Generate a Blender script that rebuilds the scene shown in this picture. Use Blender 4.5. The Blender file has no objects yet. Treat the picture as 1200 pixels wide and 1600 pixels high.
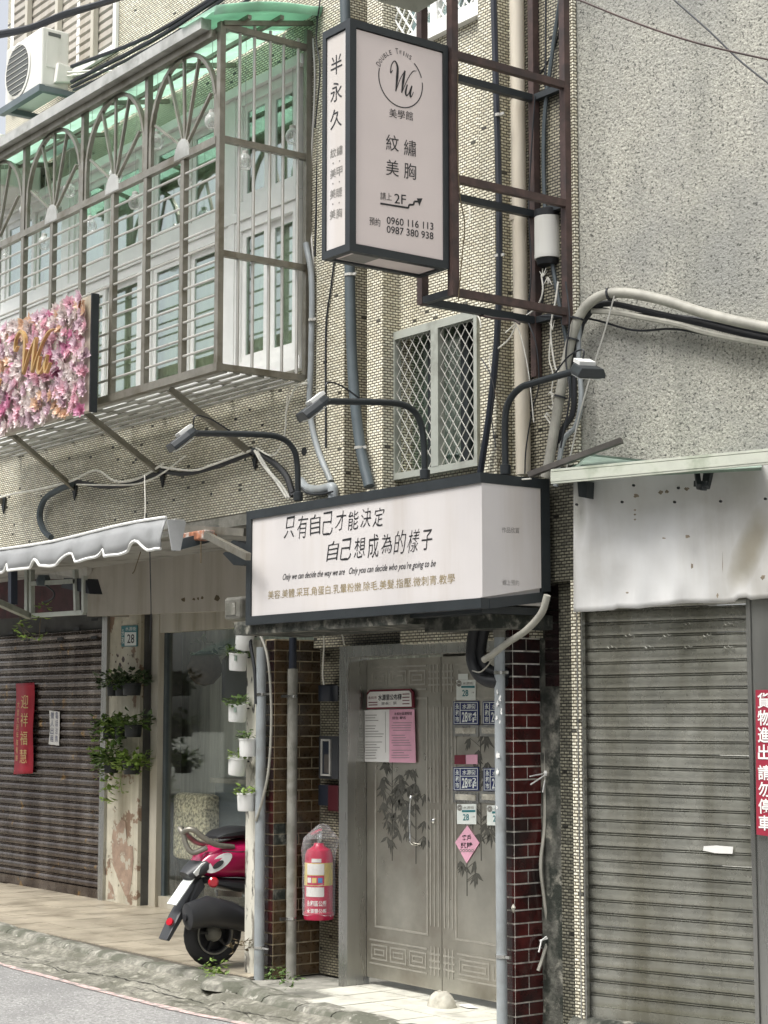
import bpy, math, random
from mathutils import Vector, noise
R = random.Random(7)
S = bpy.context.scene
COL = S.collection
# ---------------------------------------------------------------- camera, world, sun, exposure
FPX, YH, CH = 2800., 1115., 1.7
PIT = math.atan((YH-800)/FPX); AZ = math.atan(2100/math.hypot(FPX, YH-800))
cam = bpy.data.objects.new('camera', bpy.data.cameras.new('camera')); COL.objects.link(cam)
cam.data.sensor_fit = 'VERTICAL'; cam.data.sensor_height = 36; cam.data.lens = FPX/1600*36
cam.location = (0, 0, CH); cam.rotation_euler = (math.pi/2+PIT, 0, math.pi/2-AZ)
cam.data.clip_start = .05; cam.data.clip_end = 2000
S.camera = cam
SUN_EL, SUN_AZ = math.radians(60), math.radians(180)      # azimuth: light comes from -x, -y
w = bpy.data.worlds.new('World'); S.world = w; w.use_nodes = True
nt = w.node_tree; bg = nt.nodes['Background']
sky = nt.nodes.new('ShaderNodeTexSky'); sky.sky_type = 'NISHITA'; sky.sun_disc = False
sky.sun_elevation = SUN_EL; sky.sun_rotation = SUN_AZ; sky.dust_density = 5; sky.air_density = 1.0; sky.ozone_density = 1.5
hs = nt.nodes.new('ShaderNodeHueSaturation'); hs.inputs['Saturation'].default_value = .25; hs.inputs['Value'].default_value = 1.0
nt.links.new(sky.outputs[0], hs.inputs['Color']); nt.links.new(hs.outputs[0], bg.inputs['Color'])
bg.inputs['Strength'].default_value = .15
sl = bpy.data.lights.new('sun', 'SUN'); sl.energy = 1.8; sl.angle = math.radians(26); sl.color = (1, .985, .945)
so = bpy.data.objects.new('sun', sl); COL.objects.link(so)
sd = Vector((math.sin(SUN_AZ)*math.cos(SUN_EL), math.cos(SUN_AZ)*math.cos(SUN_EL), math.sin(SUN_EL)))
so.rotation_euler = sd.to_track_quat('Z', 'Y').to_euler(); so.location = (0, -3, 12)
S.view_settings.view_transform = 'Standard'; S.view_settings.look = 'None'
S.view_settings.exposure = .78; S.view_settings.gamma = 1; S.view_settings.use_curve_mapping = False
S.render.engine = 'CYCLES'; S.cycles.max_bounces = 8; S.cycles.transparent_max_bounces = 12

# ---------------------------------------------------------------- measuring: where a sight line meets a real plane
def ray(x, y):
    cx = (x-600)/FPX; cy = -(y-800)/FPX
    fw = math.cos(PIT)-cy*math.sin(PIT); z = math.sin(PIT)+cy*math.cos(PIT)
    return Vector((-math.cos(AZ)*fw+math.sin(AZ)*cx, math.sin(AZ)*fw+math.cos(AZ)*cx, z))
CAM = Vector((0, 0, CH))
def GP(x, y, z=0.):
    d = ray(x, y); return CAM+d*((z-CH)/d.z)
def FP(x, y, v):
    d = ray(x, y); return CAM+d*(v/d.y)
def SP(x, y, u):
    d = ray(x, y); return CAM+d*(u/d.x)
RD = Vector((.958, .287, 0)).normalized(); RN = Vector((RD.y, -RD.x, 0))   # neighbour building: along, outwards
R0 = FP(905, 1115, 6.64)
def RP(x, y, off=0.):
    d = ray(x, y); return CAM+d*(((R0-CAM).dot(RN)+off)/d.dot(RN))

# ---------------------------------------------------------------- mesh building
W = {}
class MB:
    def __init__(s): s.v = []; s.f = []
    def add(s, vs, fs):
        n = len(s.v); s.v += [Vector(p) for p in vs]; s.f += [tuple(i+n for i in f) for f in fs]; return s
    def box(s, a, b):
        x0, y0, z0 = a; x1, y1, z1 = b
        return s.add([(x0,y0,z0),(x1,y0,z0),(x1,y1,z0),(x0,y1,z0),(x0,y0,z1),(x1,y0,z1),(x1,y1,z1),(x0,y1,z1)],
                     [(0,3,2,1),(4,5,6,7),(0,1,5,4),(1,2,6,5),(2,3,7,6),(3,0,4,7)])
    def obox(s, c, ax, ay, az):            # centre and three half vectors
        c, ax, ay, az = map(Vector, (c, ax, ay, az)); vs = []
        for k in (-1, 1):
            for i, j in ((-1,-1),(1,-1),(1,1),(-1,1)): vs.append(c+ax*i+ay*j+az*k)
        return s.add(vs, [(0,3,2,1),(4,5,6,7),(0,1,5,4),(1,2,6,5),(2,3,7,6),(3,0,4,7)])
    def bar(s, p, q, w, h=None, up=(0,0,1)):   # rectangular bar between two points
        p, q = Vector(p), Vector(q); h = h or w; d = (q-p)
        if d.length < 1e-6: return s
        n = d.normalized(); u = Vector(up)
        if abs(n.dot(u)) > .98: u = Vector((0,1,0))
        sd_ = n.cross(u).normalized(); u2 = sd_.cross(n).normalized()
        return s.obox((p+q)/2, d/2, sd_*w/2, u2*h/2)
    def prism(s, pts, d):                  # polygon (3-D points) swept by vector d
        pts = [Vector(p) for p in pts]; d = Vector(d); n = len(pts)
        fs = [tuple(range(n)), tuple(reversed(range(n, 2*n)))]+[(i, (i+1) % n+0, (i+1) % n+n, i+n)[::-1] for i in range(n)]
        return s.add(pts+[p+d for p in pts], fs)
    def tube(s, pts, r, n=6, r2=None, closed=False):
        pts = [Vector(p) for p in pts]; m = len(pts); rs = r if isinstance(r, (list, tuple)) else [r+((r2 if r2 is not None else r)-r)*i/max(1, m-1) for i in range(m)]
        base = len(s.v); up = None
        for i, p in enumerate(pts):
            t = (pts[min(i+1, m-1)]-pts[max(i-1, 0)])
            if t.length < 1e-9: t = Vector((0,0,1))
            t.normalize()
            if up is None: up = t.orthogonal().normalized()
            else:
                up = up-t*up.dot(t)
                up = up.normalized() if up.length > 1e-6 else t.orthogonal().normalized()
            b = t.cross(up)
            for k in range(n):
                a = 2*math.pi*k/n; s.v.append(p+(up*math.cos(a)+b*math.sin(a))*rs[i])
        for i in range(m-1):
            for k in range(n):
                a = base+i*n+k; b_ = base+i*n+(k+1) % n; s.f.append((a, b_, b_+n, a+n))
        s.f.append(tuple(base+k for k in reversed(range(n)))); s.f.append(tuple(base+(m-1)*n+k for k in range(n)))
        return s
    def lathe(s, prof, c, n=16, ax=(0,0,1)):   # (radius, height) along axis
        c = Vector(c); a = Vector(ax).normalized(); u = a.orthogonal().normalized(); b = a.cross(u); base = len(s.v)
        for r, h in prof:
            for k in range(n):
                t = 2*math.pi*k/n; s.v.append(c+a*h+(u*math.cos(t)+b*math.sin(t))*max(r, 1e-4))
        for i in range(len(prof)-1):
            for k in range(n):
                q = base+i*n+k; q2 = base+i*n+(k+1) % n; s.f.append((q, q2, q2+n, q+n))
        s.f.append(tuple(base+k for k in reversed(range(n)))); s.f.append(tuple(base+(len(prof)-1)*n+k for k in range(n)))
        return s
    def loft(s, rings):
        base = len(s.v); n = len(rings[0])
        for r in rings: s.v += [Vector(p) for p in r]
        for i in range(len(rings)-1):
            for k in range(n):
                q = base+i*n+k; q2 = base+i*n+(k+1) % n; s.f.append((q, q2, q2+n, q+n))
        s.f.append(tuple(base+k for k in reversed(range(n)))); s.f.append(tuple(base+(len(rings)-1)*n+k for k in range(n)))
        return s
    def build(s, name, m, parent=None, smooth=False, bevel=0, c=None, stuff=False):
        mn = [min(v[i] for v in s.v) for i in range(3)]; mx = [max(v[i] for v in s.v) for i in range(3)]
        c = Vector(c) if c is not None else Vector([(a+b)/2 for a, b in zip(mn, mx)])
        me = bpy.data.meshes.new(name); me.from_pydata([v-c for v in s.v], [], s.f); me.update()
        ms = m if isinstance(m, (list, tuple)) else [m]
        for q in ms: me.materials.append(q)
        if smooth:
            for p in me.polygons: p.use_smooth = True
        o = bpy.data.objects.new(name, me); COL.objects.link(o)
        if parent is not None: o.parent = parent; o.location = c-W[parent.name]
        else: o.location = c
        W[o.name] = c
        if bevel:
            b = o.modifiers.new('bevel', 'BEVEL'); b.width = bevel; b.segments = 2; b.limit_method = 'ANGLE'
        if smooth:
            try:
                me.set_sharp_from_angle(angle=math.radians(40))
            except Exception: pass
        if stuff: o['kind'] = 'stuff'
        return o
def tag(o, label=None, cat=None, group=None, kind=None):
    if label: o['label'] = label
    if cat: o['category'] = cat
    if group: o['group'] = group
    if kind: o['kind'] = kind
    return o
def thing(name, label, cat, loc, group=None):
    o = bpy.data.objects.new(name, None); COL.objects.link(o); o.location = loc; o.empty_display_size = .1
    W[o.name] = Vector(loc); return tag(o, label, cat, group)
def copy_of(o, parent, loc, rot=None, sc=None):    # same mesh, new place
    c = o.copy(); COL.objects.link(c); c.parent = parent
    loc = Vector(loc); c.location = loc-(W[parent.name] if parent else Vector()); W[c.name] = loc
    if rot is not None: c.rotation_euler = rot
    if sc is not None: c.scale = sc
    return c
def smooth_pts(pts, n=6):                          # Catmull-Rom
    pts = [Vector(p) for p in pts]; out = []
    P_ = [pts[0]*2-pts[1]]+pts+[pts[-1]*2-pts[-2]]
    for i in range(1, len(P_)-2):
        a, b, c, d = P_[i-1:i+3]
        for k in range(n):
            t = k/n; out.append(.5*((2*b)+(c-a)*t+(2*a-5*b+4*c-d)*t*t+(3*b-a-3*c+d)*t**3))
    out.append(pts[-1]); return out

# ---------------------------------------------------------------- materials
def mat(name, col, rough=.6, metal=0., var=.12, scale=4., bump=0., bscale=60., col2=None, c2scale=3., c2pos=.55, c2soft=.12,
        streak=False, spec=.5, coat=0., mus=0., rvar=0., c3=None, c3scale=12., c3pos=.66, c3soft=.04, detail=5., stretch=None, grime=None, gpos=.5):
    m = bpy.data.materials.new(name); m.use_nodes = True; t = m.node_tree; N = t.nodes; L = t.links
    p = N['Principled BSDF']; p.inputs['Roughness'].default_value = rough; p.inputs['Metallic'].default_value = metal
    p.inputs['Specular IOR Level'].default_value = spec
    if coat: p.inputs['Coat Weight'].default_value = coat; p.inputs['Coat Roughness'].default_value = .08
    geo = N.new('ShaderNodeNewGeometry'); mp = N.new('ShaderNodeMapping'); L.new(geo.outputs['Position'], mp.inputs[0])
    if streak: mp.inputs['Scale'].default_value = (1, 1, .12)
    if stretch: mp.inputs['Scale'].default_value = stretch
    def nz(sc, det=detail, vec=mp, r=.6):
        n = N.new('ShaderNodeTexNoise'); n.inputs['Scale'].default_value = sc; n.inputs['Detail'].default_value = det; n.inputs['Roughness'].default_value = r
        L.new(vec.outputs[0], n.inputs['Vector']); return n.outputs['Fac']
    def ramp(f, pos, soft):
        r = N.new('ShaderNodeMapRange'); r.inputs['From Min'].default_value = pos-soft; r.inputs['From Max'].default_value = pos+soft
        r.interpolation_type = 'SMOOTHSTEP'; L.new(f, r.inputs['Value']); return r.outputs[0]
    def mix(f, a, b):
        x = N.new('ShaderNodeMix'); x.data_type = 'RGBA'
        if hasattr(f, 'links'): L.new(f, x.inputs[0])
        else: x.inputs[0].default_value = f
        for q, i in ((a, 6), (b, 7)):
            if isinstance(q, tuple): x.inputs[i].default_value = (*q[:3], 1)
            else: L.new(q, x.inputs[i])
        return x.outputs[2]
    n0 = nz(scale)
    hi = tuple(min(1, c*(1+var)) for c in col); lo = tuple(c*(1-var) for c in col)
    c = mix(ramp(n0, .5, .22), lo, hi)
    if col2: c = mix(ramp(nz(c2scale, 8.), c2pos, c2soft), c, col2)
    if c3: c = mix(ramp(nz(c3scale, 6.), c3pos, c3soft), c, c3)
    if grime:
        m2 = N.new('ShaderNodeMapping'); m2.inputs['Scale'].default_value = (2.6, 2.6, .22); L.new(geo.outputs['Position'], m2.inputs[0])
        x = N.new('ShaderNodeMix'); x.data_type = 'RGBA'; x.blend_type = 'MULTIPLY'; L.new(ramp(nz(1.6, 7., m2), gpos, .16), x.inputs[0]); L.new(c, x.inputs[6]); x.inputs[7].default_value = (*grime, 1); c = x.outputs[2]
    L.new(c, p.inputs['Base Color'])
    if rvar:
        r = N.new('ShaderNodeMapRange'); r.inputs['To Min'].default_value = max(0, rough-rvar); r.inputs['To Max'].default_value = min(1, rough+rvar)
        r.inputs['From Min'].default_value = .3; r.inputs['From Max'].default_value = .7
        L.new(nz(scale*2.3), r.inputs['Value']); L.new(r.outputs[0], p.inputs['Roughness'])
    if bump:
        b = N.new('ShaderNodeBump'); b.inputs['Strength'].default_value = bump; b.inputs['Distance'].default_value = .01
        L.new(nz(bscale, 4., geo), b.inputs['Height']); L.new(b.outputs[0], p.inputs['Normal'])
    m['out'] = 0
    return m
def mosaic(name, a, b, mortar, dirt, dpos=.6, tw=.046, th=.0185):
    """small relief tiles: world x+y runs along a wall, z up"""
    m = bpy.data.materials.new(name); m.use_nodes = True; t = m.node_tree; N = t.nodes; L = t.links; p = N['Principled BSDF']
    geo = N.new('ShaderNodeNewGeometry'); sx = N.new('ShaderNodeSeparateXYZ'); L.new(geo.outputs['Position'], sx.inputs[0])
    ad = N.new('ShaderNodeMath'); L.new(sx.outputs[0], ad.inputs[0]); L.new(sx.outputs[1], ad.inputs[1])
    cb = N.new('ShaderNodeCombineXYZ'); L.new(ad.outputs[0], cb.inputs[0]); L.new(sx.outputs[2], cb.inputs[1])
    br = N.new('ShaderNodeTexBrick'); L.new(cb.outputs[0], br.inputs['Vector'])
    br.inputs['Scale'].default_value = 1; br.inputs['Brick Width'].default_value = tw; br.inputs['Row Height'].default_value = th
    br.inputs['Mortar Size'].default_value = .0042; br.inputs['Mortar Smooth'].default_value = .5; br.inputs['Bias'].default_value = -.1
    br.inputs['Color1'].default_value = (*a, 1); br.inputs['Color2'].default_value = (*b, 1); br.inputs['Mortar'].default_value = (*mortar, 1)
    def nz(sc, det, vec):
        n = N.new('ShaderNodeTexNoise'); n.inputs['Scale'].default_value = sc; n.inputs['Detail'].default_value = det; L.new(vec, n.inputs['Vector']); return n.outputs['Fac']
    mp = N.new('ShaderNodeMapping'); mp.inputs['Scale'].default_value = (1, 1, .3); L.new(geo.outputs['Position'], mp.inputs[0])
    r = N.new('ShaderNodeMapRange'); r.inputs['From Min'].default_value = dpos-.22; r.inputs['From Max'].default_value = dpos+.2; r.inputs['To Max'].default_value = .75
    L.new(nz(1.7, 9, mp.outputs[0]), r.inputs['Value'])
    x = N.new('ShaderNodeMix'); x.data_type = 'RGBA'; x.blend_type = 'MULTIPLY'; L.new(r.outputs[0], x.inputs[0]); L.new(br.outputs['Color'], x.inputs[6]); x.inputs[7].default_value = (*dirt, 1)
    # each tile its own shade; a few lost or broken ones
    fl = N.new('ShaderNodeTexWhiteNoise'); fl.noise_dimensions = '2D'; sn = N.new('ShaderNodeVectorMath'); sn.operation = 'SNAP'; L.new(cb.outputs[0], sn.inputs[0]); sn.inputs[1].default_value = (tw, th, 1); L.new(sn.outputs[0], fl.inputs['Vector'])
    v1 = N.new('ShaderNodeMapRange'); v1.inputs['To Min'].default_value = .86; v1.inputs['To Max'].default_value = 1.16; L.new(fl.outputs['Value'], v1.inputs['Value'])
    lost = N.new('ShaderNodeMath'); lost.operation = 'GREATER_THAN'; lost.inputs[1].default_value = .008; L.new(fl.outputs['Value'], lost.inputs[0])
    v2 = N.new('ShaderNodeMath'); v2.operation = 'MULTIPLY'; L.new(v1.outputs[0], v2.inputs[0]); v3 = N.new('ShaderNodeMapRange'); v3.inputs['To Min'].default_value = .15; L.new(lost.outputs[0], v3.inputs['Value']); L.new(v3.outputs[0], v2.inputs[1])
    pn = N.new('ShaderNodeMapRange'); pn.inputs['From Min'].default_value = .35; pn.inputs['From Max'].default_value = .65; pn.inputs['To Min'].default_value = .88; pn.inputs['To Max'].default_value = 1.06; L.new(nz(.8, 3, geo.outputs['Position']), pn.inputs['Value'])
    v4 = N.new('ShaderNodeMath'); v4.operation = 'MULTIPLY'; L.new(v2.outputs[0], v4.inputs[0]); L.new(pn.outputs[0], v4.inputs[1])
    sc_ = N.new('ShaderNodeVectorMath'); sc_.operation = 'SCALE'; L.new(x.outputs[2], sc_.inputs[0]); L.new(v4.outputs[0], sc_.inputs['Scale'])
    L.new(sc_.outputs[0], p.inputs['Base Color']); p.inputs['Roughness'].default_value = .42
    bp = N.new('ShaderNodeBump'); bp.inputs['Strength'].default_value = 1; bp.inputs['Distance'].default_value = .006; bp.invert = True
    L.new(br.outputs['Fac'], bp.inputs['Height']); L.new(bp.outputs[0], p.inputs['Normal'])
    return m
def glass(name, tint=(.8, .85, .83), refl=.35, rough=.02):
    m = bpy.data.materials.new(name); m.use_nodes = True; t = m.node_tree; N = t.nodes; L = t.links
    N.remove(N['Principled BSDF']); out = N['Material Output']
    tr = N.new('ShaderNodeBsdfTransparent'); tr.inputs[0].default_value = (*tint, 1)
    gl = N.new('ShaderNodeBsdfGlossy'); gl.inputs['Roughness'].default_value = rough; gl.inputs['Color'].default_value = (.9, .95, .93, 1)
    lw = N.new('ShaderNodeLayerWeight'); lw.inputs['Blend'].default_value = .5
    pw = N.new('ShaderNodeMath'); pw.operation = 'POWER'; L.new(lw.outputs['Facing'], pw.inputs[0]); pw.inputs[1].default_value = 2.2
    mr = N.new('ShaderNodeMapRange'); mr.inputs['To Min'].default_value = refl*.35; mr.inputs['To Max'].default_value = min(1, refl*2.2); L.new(pw.outputs[0], mr.inputs['Value'])
    mx = N.new('ShaderNodeMixShader'); L.new(mr.outputs[0], mx.inputs[0]); L.new(tr.outputs[0], mx.inputs[1]); L.new(gl.outputs[0], mx.inputs[2])
    L.new(mx.outputs[0], out.inputs[0]); return m
def translucent(name, col, trans=.35, rough=.4):
    m = bpy.data.materials.new(name); m.use_nodes = True; t = m.node_tree; N = t.nodes; L = t.links
    p = N['Principled BSDF']; p.inputs['Base Color'].default_value = (*col, 1); p.inputs['Roughness'].default_value = rough; out = N['Material Output']
    geo = N.new('ShaderNodeNewGeometry'); n = N.new('ShaderNodeTexNoise'); n.inputs['Scale'].default_value = 6; n.inputs['Detail'].default_value = 7; L.new(geo.outputs['Position'], n.inputs['Vector'])
    cr = N.new('ShaderNodeMix'); cr.data_type = 'RGBA'; L.new(n.outputs['Fac'], cr.inputs[0]); cr.inputs[6].default_value = (*[c*.75 for c in col], 1); cr.inputs[7].default_value = (*[min(1, c*1.2) for c in col], 1)
    L.new(cr.outputs[2], p.inputs['Base Color'])
    tl = N.new('ShaderNodeBsdfTranslucent'); L.new(cr.outputs[2], tl.inputs[0])
    mx = N.new('ShaderNodeMixShader'); mx.inputs[0].default_value = trans; L.new(p.outputs[0], mx.inputs[1]); L.new(tl.outputs[0], mx.inputs[2]); L.new(mx.outputs[0], out.inputs[0])
    return m
M = {}
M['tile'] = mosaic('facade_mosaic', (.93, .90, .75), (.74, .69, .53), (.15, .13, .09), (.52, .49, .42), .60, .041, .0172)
M['tile_dim'] = mosaic('shaded_mosaic', (.58, .54, .41), (.38, .35, .26), (.06, .055, .045), (.34, .32, .27), .5, .041, .0172)  # facade tiles again, with the shade of set-back walls put into the colour
M['tile_soot_dim'] = mosaic('sooty_shaded_mosaic', (.26, .25, .19), (.12, .115, .09), (.04, .038, .03), (.35, .35, .30), .45, .041, .0172)  # soot plus painted-in shade: tiles of the unlit strip and lower set-back wall
M['stucco'] = mat('spatter_render', (.41, .40, .345), .9, var=.30, scale=80, bump=1.0, bscale=70, col2=(.30, .30, .275), c2scale=1.5, c2pos=.53, c2soft=.2, detail=3, c3=(.09, .09, .08), c3scale=75, c3pos=.595, c3soft=.06, grime=(.78, .79, .78), gpos=.58)
M['moss'] = mat('mossy_concrete', (.085, .085, .072), .95, var=.5, scale=14, bump=.8, bscale=40, col2=(.022, .026, .02), c2scale=9, c2pos=.5, c2soft=.08, c3=(.26, .25, .21), c3scale=8, c3pos=.60, c3soft=.08)
M['concrete'] = mat('old_concrete', (.30, .29, .25), .92, var=.2, scale=9, bump=.6, bscale=45, col2=(.15, .15, .125), c2scale=4, c2pos=.55, c2soft=.15, c3=(.42, .41, .37), c3scale=14, c3pos=.66)
M['kerb'] = mat('kerb_concrete', (.25, .242, .205), .92, var=.4, scale=22, bump=1, bscale=30, col2=(.11, .113, .085), c2scale=4.5, c2pos=.50, c2soft=.1, c3=(.38, .37, .32), c3scale=12, c3pos=.64)
M['gutter'] = mat('rough_gutter_cement', (.25, .24, .20), .95, var=.4, scale=26, bump=1, bscale=38, col2=(.12, .118, .09), c2scale=4.5, c2pos=.50, c2soft=.12, c3=(.38, .365, .305), c3scale=9, c3pos=.62, c3soft=.10)
M['asphalt'] = mat('road_asphalt', (.29, .285, .275), .9, var=.34, scale=55, bump=.8, bscale=60, col2=(.22, .218, .21), c2scale=1.2, c2pos=.55, c2soft=.15, c3=(.50, .50, .49), c3scale=48, c3pos=.62, detail=3)
M['pinkline'] = mat('worn_red_line', (.60, .44, .41), .85, var=.25, scale=30, bump=.6, bscale=60, col2=(.30, .27, .25), c2scale=12, c2pos=.52, c2soft=.06)
M['floortile'] = mat('cream_floor_tile', (.42, .37, .285), .42, var=.14, scale=3, rvar=.12, col2=(.25, .215, .16), c2scale=2.6, c2pos=.56, c2soft=.15, bump=.05, bscale=20)
M['paletile'] = mat('pale_doorstep_tile', (.56, .55, .48), .6, var=.12, scale=6, rvar=.1, col2=(.30, .29, .25), c2scale=4, c2pos=.6, c2soft=.12, bump=.15, bscale=30)
M['joint'] = mat('grey_grout', (.10, .09, .07), .9, var=.2, scale=20)
M['brown'] = mat('brown_glazed_tile', (.080, .050, .024), .3, var=.35, scale=12, rvar=.1, spec=.5, col2=(.035, .024, .014), c2scale=4, c2pos=.55)
M['red'] = mat('oxblood_glazed_tile', (.060, .011, .010), .18, var=.5, scale=7, rvar=.08, spec=.6, col2=(.018, .012, .012), c2scale=2.5, c2pos=.48)
M['grout_w'] = mat('pale_grout', (.80, .78, .70), .85, var=.2, scale=30, col2=(.3, .27, .22), c2scale=8, c2pos=.60)
M['grout_b'] = mat('tan_grout', (.50, .43, .30), .85, var=.25, scale=25, col2=(.2, .16, .1), c2scale=6, c2pos=.55)
M['steel'] = mat('brushed_stainless', (.47, .455, .40), .36, metal=.82, var=.12, scale=4, rvar=.10, col2=(.31, .285, .24), c2scale=1.7, c2pos=.54, c2soft=.18)
M['steel_fr'] = mat('stainless_frame', (.42, .42, .40), .28, metal=.9, var=.12, scale=5, rvar=.08, stretch=(1, 1, .08))
M['etch'] = mat('etched_steel', (.085, .083, .07), .6, metal=.3, var=.2, scale=20)
M['etch_l'] = mat('etched_steel_light', (.46, .44, .39), .5, metal=.7, var=.1, scale=20)
M['slat'] = mat('galvanised_slat', (.42, .42, .375), .28, metal=.7, var=.16, scale=5, rvar=.10, col2=(.29, .29, .25), c2scale=2, c2pos=.53, c2soft=.16, c3=(.55, .54, .50), c3scale=9, c3pos=.74, grime=(.66, .64, .58), gpos=.52)
M['slat_old'] = mat('grimy_slat', (.19, .165, .145), .26, metal=.75, var=.35, scale=4, rvar=.10, col2=(.10, .075, .06), c2scale=2.4, c2pos=.5, c2soft=.15, c3=(.36, .22, .07), c3scale=5, c3pos=.66, c3soft=.05, grime=(.5,.45,.42), gpos=.5)
M['dark'] = mat('charcoal_paint', (.022, .027, .03), .45, var=.15, scale=6, rvar=.08)
M['black'] = mat('black_rubber', (.012, .013, .015), .55, var=.2, scale=8)
M['cable'] = mat('cable_black', (.018, .02, .024), .5, var=.2, scale=15)
M['bluecable'] = mat('slate_conduit', (.075, .095, .105), .5, var=.15, scale=8)
M['wirewhite'] = mat('white_wire', (.80, .78, .70), .6, var=.15, scale=20)
M['pvc'] = mat('grey_pvc', (.30, .325, .335), .45, var=.08, scale=6, col2=(.22, .23, .22), c2scale=5, c2pos=.6)
M['pvc_dirty'] = mat('dusty_pvc', (.25, .245, .215), .65, var=.2, scale=9, col2=(.16, .155, .13), c2scale=7)
M['greyhose'] = mat('grey_hose', (.33, .32, .275), .6, var=.15, scale=12)
M['cream'] = mat('cream_pipe', (.64, .58, .47), .45, var=.08, scale=5, streak=True, col2=(.42, .36, .27), c2scale=5, c2pos=.62)
M['signpanel'] = mat('sign_vinyl_white', (.62, .59, .575), .5, var=.03, scale=2, grime=(.88, .85, .80), gpos=.6)
M['signpink'] = mat('sign_vinyl_blush', (.70, .615, .585), .5, var=.03, scale=2)
M['ink'] = mat('print_black', (.02, .02, .022), .5, var=.1)
M['ink_g'] = mat('print_grey', (.22, .21, .19), .6, var=.1)
M['ink_gold'] = mat('print_ochre', (.30, .235, .12), .6, var=.3, scale=9)
M['gold'] = mat('gold_letter', (.55, .36, .15), .38, metal=.35, var=.1, scale=8)
M['goldprint'] = mat('gold_print', (.55, .40, .16), .5, var=.2, scale=20)
M['redpaper'] = mat('red_cloth_banner', (.36, .012, .03), .6, var=.15, scale=6)
M['rust'] = mat('oxide_steel', (.075, .046, .04), .6, var=.25, scale=14, col2=(.045, .032, .03), c2scale=9, c2pos=.55)
M['cagesteel'] = mat('aged_cage_steel', (.27, .255, .215), .42, metal=.6, var=.16, scale=8, rvar=.1, col2=(.17, .15, .11), c2scale=5, c2pos=.6)
M['cagepale'] = mat('galvanised_gutter', (.50, .50, .47), .5, metal=.45, var=.12, scale=6, col2=(.32, .32, .29), c2scale=5, c2pos=.58, bump=.2, bscale=20)
M['green'] = translucent('green_plastic', (.66, .85, .74), .72, .35)
M['whiteframe'] = mat('white_window_frame', (.86, .86, .83), .4, var=.05, scale=4)
M['curtain'] = mat('olive_curtain', (.44, .40, .27), .9, var=.2, scale=6, stretch=(6, 6, .4))
M['curtain_pale'] = mat('pale_curtain', (.60, .57, .46), .9, var=.16, scale=6, stretch=(6, 6, .4))
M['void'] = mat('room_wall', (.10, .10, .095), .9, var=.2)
M['glass'] = glass('window_glass', (.82, .91, .86), .42)
M['shopglass'] = glass('shop_glass', (.96, .97, .96), .12)
def bulbmat():
    m = bpy.data.materials.new('clear_bulb'); m.use_nodes = True; t = m.node_tree; N = t.nodes; L = t.links
    p = N['Principled BSDF']; p.inputs['Base Color'].default_value = (.9, .9, .88, 1); p.inputs['Roughness'].default_value = .08; p.inputs['Specular IOR Level'].default_value = 1
    tr = N.new('ShaderNodeBsdfTransparent'); mx = N.new('ShaderNodeMixShader'); lw = N.new('ShaderNodeLayerWeight'); lw.inputs['Blend'].default_value = .5
    mr = N.new('ShaderNodeMapRange'); mr.inputs['To Min'].default_value = .16; mr.inputs['To Max'].default_value = .9; L.new(lw.outputs['Facing'], mr.inputs['Value'])
    L.new(mr.outputs[0], mx.inputs[0]); L.new(tr.outputs[0], mx.inputs[1]); L.new(p.outputs[0], mx.inputs[2]); L.new(mx.outputs[0], N['Material Output'].inputs[0]); return m
M['bulb'] = bulbmat()
M['mesh'] = mat('galvanised_mesh', (.52, .51, .47), .5, metal=.4, var=.1)
M['aluframe'] = mat('sage_window_frame', (.42, .44, .39), .5, metal=.2, var=.1, scale=6, col2=(.3, .31, .27), c2scale=6)
M['acwhite'] = mat('air_unit_white', (.70, .69, .64), .5, var=.08, scale=4, streak=True, col2=(.5, .48, .42), c2scale=4, c2pos=.62)
M['acgrille'] = mat('air_unit_grille', (.10, .105, .10), .6, var=.1)
M['bracket'] = mat('grey_blue_bracket', (.11, .135, .145), .55, var=.15)
M['awning'] = mat('grey_awning_vinyl', (.27, .275, .275), .55, var=.08, scale=3, bump=.3, bscale=5, col2=(.2, .205, .2), c2scale=2.2, c2pos=.6)
M['piping'] = mat('white_piping', (.78, .78, .75), .6, var=.05)
M['fascia'] = mat('beige_fascia', (.43, .40, .35), .55, var=.05, scale=2, col2=(.33, .30, .25), c2scale=1.6, c2pos=.62, grime=(.75,.72,.65), gpos=.58)
M['ceiling'] = mat('arcade_ceiling', (.38, .375, .35), .85, var=.15, scale=4, col2=(.2, .2, .18), c2scale=4)
M['plaster'] = mat('peeling_paint', (.56, .53, .43), .75, var=.12, scale=6, bump=.35, bscale=25, col2=(.27, .185, .13), c2scale=4.5, c2pos=.57, c2soft=.02, c3=(.13, .11, .085), c3scale=10, c3pos=.66, grime=(.6,.56,.48), gpos=.56)
M['plaster_w'] = mat('flaking_white_paint', (.60, .58, .50), .7, var=.1, scale=7, bump=.4, bscale=30, stretch=(1, 1, .35), col2=(.22, .205, .175), c2scale=9, c2pos=.54, c2soft=.04, c3=(.06, .056, .05), c3scale=16, c3pos=.62)
M['jamb'] = mat('cream_door_jamb', (.54, .51, .43), .5, var=.08, scale=5, streak=True, grime=(.6,.56,.48), gpos=.58)
M['panelwhite'] = mat('weathered_sheet', (.62, .62, .61), .5, var=.05, scale=1.6, bump=.25, bscale=2.5, col2=(.46, .45, .42), c2scale=1.5, c2pos=.62, c2soft=.2, grime=(.84, .82, .78), gpos=.58)
M['railgreen'] = mat('faded_mint_rail', (.52, .54, .46), .5, var=.15, scale=6, col2=(.33, .36, .28), c2scale=6, streak=False, c2pos=.56)
M['greensheet'] = mat('green_tin', (.27, .35, .29), .6, var=.15, scale=6)
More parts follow.
